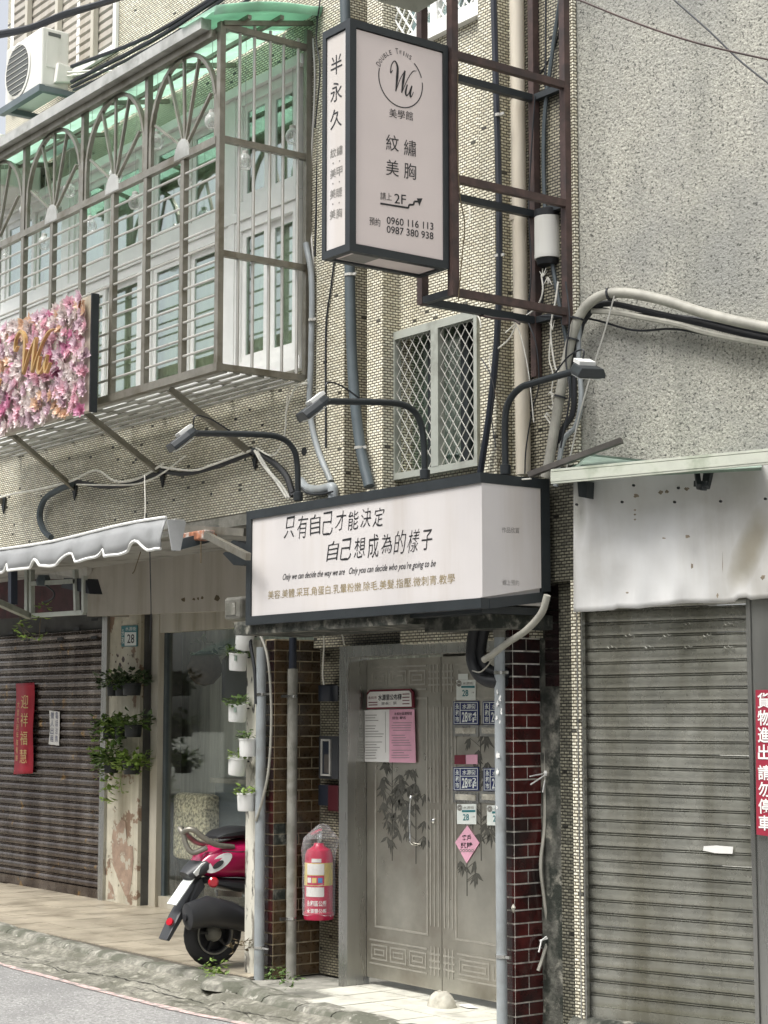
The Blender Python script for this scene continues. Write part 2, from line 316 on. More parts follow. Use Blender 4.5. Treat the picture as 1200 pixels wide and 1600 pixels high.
M['teal'] = mat('plate_teal', (.02, .17, .19), .45, var=.05)
M['navy'] = mat('plate_navy', (.012, .022, .11), .35, var=.05)
M['platewhite'] = mat('plate_white', (.72, .76, .72), .4, var=.04)
M['paper'] = mat('white_paper', (.70, .69, .66), .8, var=.05, scale=8)
M['pink'] = mat('pink_paper', (.68, .36, .46), .75, var=.08, scale=8)
M['maroon'] = mat('maroon_card', (.14, .010, .024), .6, var=.1)
M['magred'] = mat('crimson_gloss', (.46, .008, .085), .22, var=.06, coat=.6)
M['extred'] = mat('extinguisher_red', (.48, .012, .06), .35, var=.08, coat=.2)
M['yellow'] = mat('yellow_label', (.66, .52, .16), .6, var=.08)
M['blueprint'] = mat('blue_label', (.05, .22, .50), .6, var=.05)
M['signred'] = mat('carmine_sign', (.30, .022, .045), .5, var=.1, scale=5)
M['leaf'] = mat('leaf_green', (.075, .13, .028), .5, var=.45, scale=25)
M['leaf_d'] = mat('leaf_dark', (.030, .058, .018), .5, var=.4, scale=25)
M['leaf_y'] = mat('leaf_young', (.16, .24, .045), .5, var=.35, scale=25)
M['pot_w'] = mat('white_plastic_pot', (.76, .76, .73), .45, var=.04, scale=9)
M['pot_b'] = mat('black_plastic_pot', (.012, .015, .016), .5, var=.1)
M['stem'] = mat('dry_stem', (.10, .075, .04), .8, var=.2)
M['stone'] = mat('pale_rock', (.50, .48, .41), .9, var=.2, scale=10, bump=.8, bscale=30, col2=(.3, .28, .23), c2scale=8)
M['chrome'] = mat('bright_metal', (.62, .62, .60), .18, metal=1, var=.05)
M['seat'] = mat('black_vinyl_seat', (.020, .021, .023), .38, var=.1, bump=.1, bscale=150)
M['tyre'] = mat('tyre_rubber', (.022, .022, .024), .65, var=.15, bump=.3, bscale=80)
M['plastic_d'] = mat('matt_dark_plastic', (.035, .037, .04), .48, var=.12, scale=8)
M['heatshield'] = mat('muffler_cover', (.030, .031, .034), .38, var=.1, scale=8)
M['lens_r'] = mat('red_lens', (.45, .006, .02), .12, var=.05, coat=.6)
M['lens_w'] = mat('clear_lens', (.72, .74, .72), .12, var=.1, coat=.6)
M['navyplastic'] = mat('navy_plastic', (.014, .018, .028), .45, var=.1)
M['wood'] = mat('dark_basket', (.05, .037, .025), .8, var=.3, scale=20)
M['across'] = mat('facing_facade', (.42, .40, .35), .8, var=.1, scale=2)
M['palegreen_int'] = mat('interior_sage', (.55, .58, .53), .8, var=.2, stretch=(8, 8, .3))
M['grassstraw'] = mat('straw_cushion', (.50, .46, .32), .85, var=.75, scale=42, detail=4)
for nm, c in (('petal_pink', (.84, .56, .63)), ('petal_rose', (.74, .36, .52)), ('petal_lilac', (.80, .64, .70)), ('petal_white', (.86, .76, .74)), ('petal_peach', (.84, .62, .46))):
    m_ = translucent(nm, c, .3, .6); M[nm] = m_
def bagmat():
    m = bpy.data.materials.new('clear_plastic_bag'); m.use_nodes = True; t = m.node_tree; N = t.nodes; L = t.links
    p = N['Principled BSDF']; p.inputs['Base Color'].default_value = (.8, .8, .8, 1); p.inputs['Roughness'].default_value = .2; p.inputs['Specular IOR Level'].default_value = 1
    tr = N.new('ShaderNodeBsdfTransparent'); mx = N.new('ShaderNodeMixShader'); lw = N.new('ShaderNodeLayerWeight'); lw.inputs['Blend'].default_value = .35
    geo = N.new('ShaderNodeNewGeometry'); n = N.new('ShaderNodeTexNoise'); n.inputs['Scale'].default_value = 9; n.inputs['Detail'].default_value = 2; n.inputs['Distortion'].default_value = 1.5; L.new(geo.outputs['Position'], n.inputs['Vector'])
    b = N.new('ShaderNodeBump'); b.inputs['Distance'].default_value = .03; L.new(n.outputs['Fac'], b.inputs['Height']); L.new(b.outputs[0], p.inputs['Normal']); L.new(b.outputs[0], lw.inputs['Normal'])
    mr = N.new('ShaderNodeMapRange'); mr.inputs['To Min'].default_value = .05; mr.inputs['To Max'].default_value = .5; L.new(lw.outputs['Facing'], mr.inputs['Value'])
    L.new(mr.outputs[0], mx.inputs[0]); L.new(tr.outputs[0], mx.inputs[1]); L.new(p.outputs[0], mx.inputs[2]); L.new(mx.outputs[0], N['Material Output'].inputs[0]); return m
M['bag'] = bagmat()
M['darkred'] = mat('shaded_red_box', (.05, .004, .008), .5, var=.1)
M['curtain_dark'] = mat('grey_net_curtain', (.17, .175, .165), .9, var=.2, scale=6, stretch=(6, 6, .4))
M['greybrown'] = mat('grey_brown_steel', (.11, .10, .09), .55, metal=.4, var=.2, scale=10)

# ---------------------------------------------------------------- lettering: flat print lying 1.5 mm proud of its sheet
_txt = {}
def glyphs(s, bold=0., sp=1.):
    k = (s, bold, sp)
    if k not in _txt:
        cu = bpy.data.curves.new('t', 'FONT'); cu.body = s; cu.size = 1; cu.offset = bold; cu.resolution_u = 3; cu.space_character = sp; cu.space_line = 1
        o = bpy.data.objects.new('t', cu); COL.objects.link(o)
        bpy.context.view_layer.update()
        me = bpy.data.meshes.new_from_object(o.evaluated_get(bpy.context.evaluated_depsgraph_get()))
        vs = [v.co.copy() for v in me.vertices]; fs = [tuple(p.vertices) for p in me.polygons]
        bpy.data.objects.remove(o); bpy.data.curves.remove(cu); bpy.data.meshes.remove(me)
        x0 = min(v.x for v in vs); x1 = max(v.x for v in vs); y0 = min(v.y for v in vs); y1 = max(v.y for v in vs)
        _txt[k] = ([((v.x-x0)/(x1-x0), (v.y-y0)/(y1-y0)) for v in vs], fs)
    return _txt[k]
def text(s, pl, p0, p1, h, m, parent, lift=.0015, bold=0., shear=0., sp=1., name='lettering', wob=0.):
    """s fitted between the sight lines p0 and p1 (middle left, middle right), h high (pixels), on plane pl"""
    A_, B_ = pl(*p0), pl(*p1); hgt = (pl(p0[0], p0[1]-h/2)-pl(p0[0], p0[1]+h/2)).length
    X = B_-A_; U_ = Vector((0,0,1)); nrm = X.cross(U_).normalized()
    if nrm.dot(CAM-A_) < 0: nrm = -nrm
    vs, fs = glyphs(s, bold, sp); mb = MB()
    mb.add([A_+X*(a+shear*(b-.5)*hgt/X.length)+U_*((b-.5)*hgt+wob*math.sin(a*23))+nrm*lift for a, b in vs], fs)
    return mb.build(name, m, parent)
def vtext(s, pl, top, bot, wd, m, parent, lift=.0015, bold=0., name='lettering', gap=.12):
    """characters one under another"""
    n = len(s); mb = MB()
    for i, ch in enumerate(s):
        a0 = (i+gap/2)/n; a1 = (i+1-gap/2)/n
        if ch in '·.': a0, a1 = (i+.42)/n, (i+.58)/n
        ya = top[1]+(bot[1]-top[1])*a0; yb = top[1]+(bot[1]-top[1])*a1; xm = top[0]+(bot[0]-top[0])*(a0+a1)/2
        w_ = wd*(.2 if ch in '·.,' else 1)
        P0 = pl(xm-w_/2, (ya+yb)/2); P1 = pl(xm+w_/2, (ya+yb)/2); X = P1-P0; X.z = 0; hg = (pl(xm, ya)-pl(xm, yb)).length
        nrm = X.cross(Vector((0,0,1))).normalized()
        if nrm.dot(CAM-P0) < 0: nrm = -nrm
        vs, fs = glyphs(ch, bold); c0 = pl(xm, (ya+yb)/2)-X/2
        mb.add([c0+X*a+Vector((0,0,(b-.5)*hg))+nrm*lift for a, b in vs], fs)
    return mb.build(name, m, parent)
def ribbon(mb, pts, wid, lift, nrm, thick=0):
    """brush stroke on a plane; pts 3-D, wid list"""
    pts = [Vector(p) for p in pts]; L_, R_ = [], []
    for i, p in enumerate(pts):
        t = (pts[min(i+1, len(pts)-1)]-pts[max(0, i-1)]).normalized(); s_ = t.cross(nrm)
        w_ = wid[i]/2; L_.append(p+s_*w_+nrm*lift); R_.append(p-s_*w_+nrm*lift)
    n = len(pts)
    if thick:
        for i in range(n-1):
            d = nrm*thick; mb.add([L_[i], L_[i+1], R_[i+1], R_[i], L_[i]-d, L_[i+1]-d, R_[i+1]-d, R_[i]-d], [(0,1,2,3),(7,6,5,4),(0,4,5,1),(1,5,6,2),(2,6,7,3),(3,7,4,0)])
    else: mb.add(L_+R_, [(i, i+1, n+i+1, n+i) for i in range(n-1)])
def stamp(mb, pl, quad, lift=.0015, nrm=None):     # flat patch
    P_ = [pl(*q) for q in quad]; n = nrm or (P_[1]-P_[0]).cross(P_[3]-P_[0]).normalized()
    if n.dot(CAM-P_[0]) < 0: n = -n
    mb.add([p+n*lift for p in P_], [tuple(range(len(P_)))])
def cable(name, pl, pts, r, m, label=None, cat='cable', parent=None, n=6, seg=6, group=None):
    P_ = [pl(*p) for p in pts] if pl else [Vector(p) for p in pts]
    o = MB().tube(smooth_pts(P_, seg), r, n).build(name, m, parent, smooth=True)
    if parent is None: tag(o, label, cat, group)
    return o
def P_f(v): return lambda x, y: FP(x, y, v)
def P_s(u): return lambda x, y: SP(x, y, u)
def P_r(off): return lambda x, y: RP(x, y, off)
Z = Vector((0,0,1)); VY = Vector((0,1,0))

# ================================================================ SETTING: ground, road, gutter, kerb, arcade floor
tag(MB().add([(-160,-120,-.22),(120,-120,-.22),(120,140,-.22),(-160,140,-.22)], [(0,1,2,3)]).build('ground', M['concrete']), kind='structure')
line_px = [(0,1507),(105,1535),(210,1563),(297,1584),(378,1600)]
LN = [GP(x, y, -.1) for x, y in line_px]
d0 = (LN[1]-LN[0]).normalized(); d1 = (LN[-1]-LN[-2]).normalized()
LN = [LN[0]-Vector((8,0,0))+Vector((0,.25,0))]+LN+[LN[-1]+Vector((4,0,0))]
kout = [GP(x, y, -.03) for x, y in ((0,1457),(70,1476),(140,1494),(210,1511),(280,1527),(350,1551),(413,1572),(497,1589),(546,1601))]
kin = [GP(x, y, 0) for x, y in ((0,1443),(105,1471),(210,1495.5),(280,1510),(340,1524),(400,1539),(459,1557),(481,1562),(530,1575))]
kin.append(GP(632, 1599, 0)); kout.append(GP(650, 1624, -.03))
for L_ in (kout, kin):
    L_.insert(0, L_[0]+Vector((-6, .15, 0))); L_.append(L_[-1]+Vector((2.2, -.15, 0)))
def at_u(L_, u):
    for a, b in zip(L_, L_[1:]):
        if a.x <= u <= b.x:
            t = (u-a.x)/(b.x-a.x+1e-9); return a.y+(b.y-a.y)*t
    return L_[0].y if u < L_[0].x else L_[-1].y
rb = MB(); n = 60; us = [-40+i*(55/n) for i in range(n+1)]
for i in range(n):
    a, b = us[i], us[i+1]
    rb.add([(a,-3.6,-.1),(b,-3.6,-.1),(b,at_u(LN,b)+.03,-.1),(a,at_u(LN,a)+.03,-.1)], [(0,1,2,3)])
road = tag(rb.build('road', M['asphalt']), kind='structure')
lb = MB(); us = [-14+i*.06 for i in range(120)]
for a, b in zip(us, us[1:]):
    wa = .028+.014*noise.noise(Vector((a*3, 0, 0))); wb = .028+.014*noise.noise(Vector((b*3, 0, 0)))
    lb.add([(a,at_u(LN,a)-wa,-.095),(b,at_u(LN,b)-wb,-.095),(b,at_u(LN,b)+wb,-.094),(a,at_u(LN,a)+wa,-.094)], [(0,1,2,3)])
lb.build('edge_line', M['pinkline'], road)
# gutter strip: rough cement between line and kerb, broken into slabs
gb = MB(); nu, nv = 330, 26; u0, u1 = -18., -6.2
for i in range(nu+1):
    u = u0+(u1-u0)*i/nu; a = at_u(LN, u)+.02; b = at_u(kout, u)+.05
    for j in range(nv+1):
        t = j/nv; y = a+(b-a)*t
        h = .018*noise.fractal(Vector((u*2.2, y*5, 1)), .8, 2, 5)+.010*noise.noise(Vector((u*14, y*14, 3)))
        cr = min(abs(noise.noise(Vector((u*.9+y*1.3, y*3.1, 9)))), 1); h -= .022*max(0, 1-cr/.035)
        z = -.097+.065*t**1.3+h*min(1, t*5)*min(1, (1-t)*6+.35)
        gb.v.append(Vector((u, y, z)))
for i in range(nu):
    for j in range(nv):
        q = i*(nv+1)+j; gb.f.append((q, q+nv+1, q+nv+2, q+1))
gut = tag(gb.build('gutter_strip', M['gutter'], smooth=True), kind='structure')
for ci in range(9):      # open cracks
    cu0 = -13+ci*.62+R.uniform(-.2,.2); cv0 = R.uniform(.15,.6); P3 = []
    for k in range(22):
        u = cu0+k*.055; t = min(.93, max(.06, cv0+k*.012+.10*noise.noise(Vector((u*2.3, ci*3.1, 0)))))
        i = int(round((u-u0)/(u1-u0)*nu)); j = int(round(t*nv)); P3.append(gb.v[i*(nv+1)+j]+Z*.004+Vector((0, .01*noise.noise(Vector((u*9,ci,2))), 0)))
    cm = MB(); ribbon(cm, P3, [.004+.014*abs(noise.noise(Vector((k*.4, ci*2., 0)))) for k in range(22)], 0, Z); cm.build('crack', M['black'], gut)
# kerb: worn cement stones with open joints, each a piece
kerb = bpy.data.objects.new('kerb', None); COL.objects.link(kerb); kerb['kind'] = 'structure'; W['kerb'] = Vector((0,0,0))
cuts = [-16, -15.1, -14.3, -13.45, -12.55, -11.9, -11.1, -10.35, -9.72, -9.36, -8.98, -8.63, -8.1, -7.4, -6.5]
for ci, (a, b) in enumerate(zip(cuts, cuts[1:])):
    kb = MB(); n = max(6, int((b-a)/.05)); prof = 7; b -= .012
    for i in range(n+1):
        u = a+(b-a)*i/n; vo, vi = at_u(kout, u), at_u(kin, u)+.03
        e = min(i, n-i)/n; e = min(1, e*n/1.5)
        for j in range(prof):
            t = j/(prof-1); y = vo+(vi-vo)*t
            arch = math.sin(min(1, t*2.2)*math.pi/2)
            z = -.14+.145*arch+.0035*noise.fractal(Vector((u*7, y*9, 5)), .9, 2, 4)*arch-.012*(1-e)
            if -10.1 < u < -9.3: z += .012*math.sin((u+10.1)/.8*math.pi)*math.sin(t*math.pi)
            kb.v.append(Vector((u, y, min(z, .012) if t > .9 else z)))
    for i in range(n):
        for j in range(prof-1):
            q = i*prof+j; kb.f.append((q, q+prof, q+prof+1, q+1))
    kb.f += [tuple(range(prof)), tuple(reversed(range(n*prof, n*prof+prof)))]
    kb.build('kerb_stone', M['kerb'], kerb, smooth=True)
# arcade floor with real tiles
af = bpy.data.objects.new('arcade_floor', None); COL.objects.link(af); af['kind'] = 'structure'; W['arcade_floor'] = Vector((0,0,0))
fb = MB(); us = [-19+i*.5 for i in range(19)]
for a, b in zip(us, us[1:]):
    fb.add([(a,at_u(kin,a)+.01,-.006),(b,at_u(kin,b)+.01,-.006),(b,9.8,-.006),(a,9.8,-.006)], [(0,1,2,3)])
fb.build('floor_bed', M['joint'], af)
tl = MB().box((-.1475,-.1475,-.004),(.1475,.1475,.004)).build('floor_tile', M['floortile'], af, c=(0,0,0)); first = True; ntile = 0
for i in range(29):
    for j in range(10):
        u = -18.3+i*.3; v = 5.95+j*.3
        if v-.12 < at_u(kin, u) or v > 8.35 or u > -9.95 or (u < -16.8 and v > 7.9): continue
        p = Vector((u, v, -.001+R.uniform(-.0012, .0012))); rt = (R.uniform(-.003,.003), R.uniform(-.003,.003), 0)
        if first: tl.location = p; tl.rotation_euler = rt; W[tl.name] = p; first = False
        else: copy_of(tl, af, p, rt)
        ntile += 1
ds = bpy.data.objects.new('doorstep_paving', None); COL.objects.link(ds); ds['kind'] = 'structure'; W['doorstep_paving'] = Vector((0,0,0))
fb = MB(); us = [-10+i*.25 for i in range(17)]
for a, b in zip(us, us[1:]):
    fb.add([(a,at_u(kin,a)+.02,-.012),(b,at_u(kin,b)+.02,-.012),(b,7.6,-.012),(a,7.6,-.012)], [(0,1,2,3)])
fb.build('doorstep_bed', M['concrete'], ds)
tl = MB().box((-.146,-.146,-.006),(.146,.146,.006)).build('doorstep_tile', M['paletile'], ds, c=(0,0,0)); first = True
for i in range(6):
    for j in range(4):
        u = -9.22+i*.3; v = 6.0+j*.3
        if v-.1 < at_u(kin, u-.1): continue
        p = Vector((u, v, -.006+R.uniform(-.0015, .0015))); rt = (R.uniform(-.006,.006), R.uniform(-.006,.006), 0)
        if first: tl.location = p; tl.rotation_euler = rt; W[tl.name] = p; first = False
        else: copy_of(tl, ds, p, rt)

# ================================================================ MAIN BUILDING
VW = 6.5                                  # facade plane
bld = thing('tiled_building', 'old street building faced in small cream relief tiles, with arcade below and steel double door', 'building', (-11, 7.5, 0))
def U(x, v, y=900): return FP(x, y, v).x
def V(x, u, y=900): return SP(x, y, u).y
uA = U(497, VW)                           # left edge of pilaster one
up1, up1d = U(541, VW), V(566, U(541, VW))
v_rec = V(625, U(600, VW))                # recessed stair bay
# wall under and around the cage (opening behind the cage left free)
WZ0, WZ1 = 4.02, 6.02; WU0, WU1 = -15.6, -9.62
mb = MB().box((-19,VW,3.06),(uA,VW+.2,WZ0)).box((-19,VW,WZ1),(uA,VW+.2,6.35)).box((U(12,VW,60),VW,6.35),(uA,VW+.2,9.2)).box((-19,VW,WZ0),(WU0,VW+.2,WZ1)).box((WU1,VW,WZ0),(uA,VW+.2,WZ1))
mb.build('wall', M['tile'], bld)
MB().box((-19,VW+.2,3.0),(uA,9.2,3.2)).build('arcade_ceiling', M['ceiling'], bld)
MB().box((-19,VW+.003,2.98),(U(385,VW),VW+.17,3.058)).build('edge_beam', M['concrete'], bld)
# pilasters
v1 = VW-.0
MB().box((uA+.001,VW-.02,2.3),(up1,v_rec+.1,9.2)).build('pilaster', M['tile'], bld)
ui = U(575, VW)
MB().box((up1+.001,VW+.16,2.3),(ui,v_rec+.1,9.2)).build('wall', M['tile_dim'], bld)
MB().box((ui+.001,VW-.01,2.3),(U(600,VW),v_rec+.1,9.2)).build('pilaster', M['tile'], bld)
# stair bay wall with two window openings (low: grille window; high: another at the top of the picture)
uL = U(600, VW)+.001; uR = U(751, VW)
gz0, gz1 = FP(620, 752, v_rec).z, FP(620, 522, v_rec).z
gu0, gu1 = U(612, v_rec-.02), U(751, v_rec-.02)
hz0 = FP(640, 60, v_rec).z
MB().box((uL,v_rec,2.12),(uR+.3,v_rec+.2,gz0)).box((uL,v_rec,gz1),(uR+.3,v_rec+.2,hz0)).box((uL,v_rec,gz0),(gu0,v_rec+.2,gz1)).box((gu1,v_rec,gz0),(uR+.3,v_rec+.2,gz1)).build('stair_wall', M['tile'], bld)
MB().box((uL,v_rec,hz0+1.1),(uR+.3,v_rec+.2,9.2)).build('stair_wall', M['tile'], bld)
# pier right of the window, then the set-back strip to the neighbour
ur1 = U(776, VW); v_r2 = V(802, ur1)
MB().box((uR,VW+.005,2.3),(ur1,v_r2+.1,9.2)).build('pilaster', M['tile'], bld)
uE = U(893, v_r2)
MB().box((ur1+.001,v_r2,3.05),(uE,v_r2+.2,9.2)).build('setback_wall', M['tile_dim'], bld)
MB().box((ur1+.001,v_r2,2.42),(U(905,v_r2-.008)-.001,v_r2+.2,3.049)).build('setback_wall', M['tile_soot_dim'], bld)
MB().box((uE,v_r2-.008,3.05),(U(905,v_r2-.008),v_r2+.02,9.2)).box((uE,v_r2-.008,0),(U(905,v_r2-.008),v_r2+.02,2.419)).build('corner_strip', M['tile'], bld)
# concrete ledge the big sign box stands on
lg = MB()
P_ = [FP(362,962,6.1), FP(742,950,6.1)]
lg.prism([(P_[0].x,6.12,2.20),(-8.0,6.12,2.20),(-8.0,6.12,2.285),(P_[0].x,6.12,2.285)], (0,.55,0))
lg.box((-8.0,6.25,2.16),(ur1+.25,6.7,2.24))
o = lg.build('concrete_ledge', M['moss'], bld)
# rooms behind the windows
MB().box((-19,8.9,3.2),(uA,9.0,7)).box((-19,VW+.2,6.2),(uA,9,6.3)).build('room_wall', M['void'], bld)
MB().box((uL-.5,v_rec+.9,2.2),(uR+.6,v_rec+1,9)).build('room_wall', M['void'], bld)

# ---- second-floor sliding windows: white frames, two storeys of panes
def window(u0, u1, z0, z1, v, split=2, curtain=None, fr=.07):
    wn = MB()
    wn.box((u0,v,z0),(u0+fr,v+.07,z1)).box((u1-fr,v,z0),(u1,v+.07,z1)).box((u0+fr,v,z0),(u1-fr,v+.07,z0+fr)).box((u0+fr,v,z1-fr),(u1-fr,v+.07,z1))
    win = wn.build('window', M['whiteframe'], bld)
    for k in range(split):
        a = u0+fr+(u1-u0-2*fr)*k/split; b = u0+fr+(u1-u0-2*fr)*(k+1)/split; dv = .016+.022*(k % 2); s_ = .05
        MB().box((a+.001,v+dv,z0+fr+.001),(a+s_,v+dv+.02,z1-fr-.001)).box((b-s_,v+dv,z0+fr+.001),(b-.001,v+dv+.02,z1-fr-.001)).box((a+s_,v+dv,z0+fr+.001),(b-s_,v+dv+.02,z0+fr+s_)).box((a+s_,v+dv,z1-fr-s_),(b-s_,v+dv+.02,z1-fr-.001)).build('sash', M['whiteframe'], win)
        MB().box((a+s_,v+dv+.008,z0+fr+s_),(b-s_,v+dv+.012,z1-fr-s_)).build('pane', M['glass'], win)
    if curtain:
        cb = MB(); n = int((u1-u0)*26)
        for i in range(n+1):
            u = u0+(u1-u0)*i/n; y = v+.085+.012*math.sin(i*1.9)+.01*math.sin(i*.7)
            cb.v += [Vector((u,y,z0-.1)), Vector((u,y,z1+.1))]
            if i: q = 2*i; cb.f.append((q-2,q,q+1,q-1))
        cb.build('curtain', curtain, win, smooth=True)
wv = VW-.03
cols = [(-15.6,-14.35),(-14.27,-13.05),(-12.97,-11.75),(-11.67,-10.5),(-10.42,-9.63)]
for i, (a, b) in enumerate(cols):
    window(a, b, 4.03, 5.10, wv, 2, [M['curtain'], M['curtain_pale'], M['curtain'], M['curtain'], M['curtain_pale']][i])
    window(a, b, 5.17, 6.0, wv, 2, [M['curtain_pale'], M['curtain'], M['curtain_pale'], M['curtain'], M['curtain']][i])
    if i: MB().box((cols[i-1][1]+.001,wv-.01,4.03),(a-.001,wv+.09,6.0)).build('mullion', M['whiteframe'], bld)
MB().box((-15.6,wv-.015,5.102),(-9.63,wv+.09,5.168)).build('transom', M['whiteframe'], bld)
MB().box((-15.7,wv-.035,6.003),(-9.56,wv+.06,6.07)).box((-15.7,wv-.035,3.94),(-9.56,wv+.06,4.027)).build('window_surround', M['whiteframe'], bld)
# louvred panel window at the very top left
lw0, lw1 = U(22, VW, 40), U(186, VW, 40); lz0 = FP(110, 62, VW).z
lz0 = 6.98
sv = MB().box((lw0,VW-.03,lz0-.06),(lw1,VW-.003,lz0)).box((lw0,VW-.03,lz0),(lw0+.06,VW-.003,9)).box((lw1-.05,VW-.03,lz0),(lw1,VW-.003,9)).box(((lw0+lw1)/2+.3,VW-.03,lz0),((lw0+lw1)/2+.35,VW-.003,9)).build('louvre_window', M['whiteframe'], bld)
for k in range(20):
    MB().obox(((lw0+lw1)/2, VW-.02, lz0+.04+k*.075), ((lw1-lw0)/2-.06,0,0), (0,.008,-.012), (0,.004,.026)).build('louvre', M['fascia'], sv)
# conduit-like strips on the panel
for x in (37, 84, 140):
    MB().box((U(x,6.4,20)-.02,VW-.08,lz0-.05),(U(x,6.4,20)+.03,VW-.035,9)).build('cover_strip', M['jamb'], bld)

# ---- grille window in the stair bay: frame, mullion, crossed wires, panes
gv = v_rec-.03
gp = P_f(gv)
gu0, gu1 = U(613, gv), U(751, gv); fr = .05
gw = MB().box((gu0,gv-.02,gz0),(gu0+fr,gv+.03,gz1)).box((gu1-fr*.6,gv-.02,gz0),(gu1,gv+.03,gz1)).box((gu0+fr,gv-.02,gz1-fr),(gu1-fr*.6,gv+.03,gz1)).box((gu0+fr,gv-.02,gz0),(gu1-fr*.6,gv+.03,gz0+fr*.8)).build('grille_window', M['aluframe'], bld)
gm = U(684, gv)
MB().box((gm-.035,gv-.022,gz0+fr*.8),(gm+.035,gv+.028,gz1-fr)).build('mullion', M['aluframe'], gw)
def wires(a, b, z0, z1, v, parent, pw=.078, ph=.10, r=.0032, m=None):
    k = -int((z1-z0)/ph)-1
    while a+k*pw < b+1:
        for sgn in (1, -1):
            # line: u = a + k*pw + sgn*(z-z0)*pw/ph
            pts = []
            for zz in (z0, z1):
                pts.append((a+k*pw+sgn*(zz-z0)*pw/ph, zz))
            (ua, za), (ub, zb) = pts
            if sgn < 0: ua += 0
            # clip to [a,b]
            t0, t1 = 0., 1.; du = ub-ua
            if du != 0:
                ta, tb = (a-ua)/du, (b-ua)/du
                if ta > tb: ta, tb = tb, ta
                t0, t1 = max(t0, ta), min(t1, tb)
            if t1-t0 > .02:
                q0 = Vector((ua+du*t0, v+.002*sgn, za+(zb-za)*t0)); q1 = Vector((ua+du*t1, v+.002*sgn, za+(zb-za)*t1))
                MB().tube([q0, q1], r, 4).build('grille_wire', m or M['mesh'], parent)
        k += 1
        if a+k*pw-(z1-z0)*pw/ph > b: break
wires(gu0+fr, gm-.035, gz0+fr*.8, gz1-fr, gv, gw)
wires(gm+.035, gu1-fr*.6, gz0+fr*.8, gz1-fr, gv, gw)
MB().box((gu0+fr,gv+.12,gz0),(gu1,gv+.125,gz1)).build('pane', M['glass'], gw)
MB().box((gu0+.23,gv+.1,gz0),(gu0+.29,gv+.14,gz1)).box((gm+.10,gv+.1,gz0),(gm+.17,gv+.14,gz1)).build('inner_frame', M['dark'], gw)
cb = MB(); n = 60
for i in range(n+1):
    u = gu0+(gu1-gu0)*i/n; y = gv+.16+.012*math.sin(i*1.3); cb.v += [Vector((u,y,gz0-.05)), Vector((u,y,gz1+.05))]
    if i: q = 2*i; cb.f.append((q-2,q,q+1,q-1))
cb.build('curtain', M['curtain_dark'], gw, smooth=True)
# upper grille window, only its lower part is in the picture
ha, hb = U(600, gv, 60), U(751, gv, 20)
hw = MB().box((ha-.05,gv-.02,hz0-.09),(hb,gv+.05,hz0)).box((ha-.05,gv-.02,hz0),(ha,gv+.03,hz0+1)).box((hb-.04,gv-.02,hz0),(hb,gv+.03,hz0+1)).box((U(684,gv)-.03,gv-.02,hz0),(U(684,gv)+.03,gv+.03,hz0+1)).build('grille_window', M['whiteframe'], bld)
wires(ha, hb-.04, hz0, hz0+.9, gv, hw, m=M['whiteframe'], r=.006)
MB().box((ha,gv+.15,hz0),(hb,gv+.155,hz0+1)).build('pane', M['glass'], hw)

# ---- ground floor: pillars with glazed tiles, each tile a piece
def tiled_pillar(name, u_c, v_f, u_l, v_b, z1, mtile, mbase, seed, label):
    """front face from u_l to u_c, side face from v_f to v_b at u_c"""
    rr = random.Random(seed)
    pil = tag(MB().box((u_l,v_f+.0035,0),(u_c-.0035,v_b,z1)).build(name, mbase, bld), label=label)
    ph, jt, th = .0705, .0085, .008; rows = int(z1/ph)
    cache = {}
    def piece(c, sx, sy, sz, mt=None):
        k = (round(sx,3), round(sy,3), mt is None); rot = (rr.uniform(-.004,.004), rr.uniform(-.004,.004), rr.uniform(-.004,.004))
        if k in cache: copy_of(cache[k], pil, c, rot)
        else: cache[k] = MB().box((c[0]-sx/2,c[1]-sy/2,c[2]-sz/2),(c[0]+sx/2,c[1]+sy/2,c[2]+sz/2)).build('tile', mt or mtile, pil)
    for r in range(rows):
        z = (r+.5)*ph
        # front
        u = u_c; off = .0 if r % 2 else .10
        while u > u_l+.03:
            wd = .20 if not (u == u_c and off) else .10
            a = max(u_l, u-wd)
            piece((( a+u)/2, v_f+.002, z), u-a-jt, th, ph-jt, M['red']); u = a
        v = v_f+.001; k = 0
        while v < v_b-.02:
            wd = .10 if (k == 0 and r % 2) else .20
            b = min(v_b, v+wd)
            if seed == 2 and r in (7, 12, 13) and k == 0:
                MB().box((u_c-.008, v+.003, z-ph/2+.002),(u_c+.0005, b-.004, z+ph/2-.002)).build('mortar_patch', M['moss'], pil)
            else: piece((u_c-.002, (v+b)/2, z), th, b-v-jt, ph-jt)
            v = b; k += 1
    return pil
ucb = U(427, VW, 1300); v_b1 = V(500, ucb, 1300)
pil_b = tiled_pillar('brown_pillar', ucb, VW, U(412, VW, 1300), v_b1, 2.19, M['brown'], M['grout_b'], 2, 'pillar of brown glazed tiles with dark patches where tiles are missing')
# dark red tiles of its narrow front
MB().box((U(386,VW,1300),VW-.012,0),(U(412,VW,1300)-.001,VW+.5,2.19)).build('white_pillar', M['plaster_w'], bld)
ucr = U(803, VW, 1300); v_b2 = V(856, ucr, 1300)
pil_r = tiled_pillar('red_pillar', ucr, VW, U(776, VW, 1300), v_b2, 2.25, M['red'], M['grout_w'], 5, 'pillar of oxblood glazed tiles with white joints')
# chipped corner: mortar lump
MB().lathe([(.0,-.03),(.008,-.012),(.013,.0),(.007,.012),(0,.02)], SP(803,1418,ucr)+Vector((.0,-.004,0)), 7).build('chipped_corner', M['stone'], pil_r)
# recess walls beside the door
MB().box((ucb+.001,v_b1,0),(U(530,v_b1,1300),v_b1+.2,2.3)).build('recess_wall', M['tile_dim'], bld)
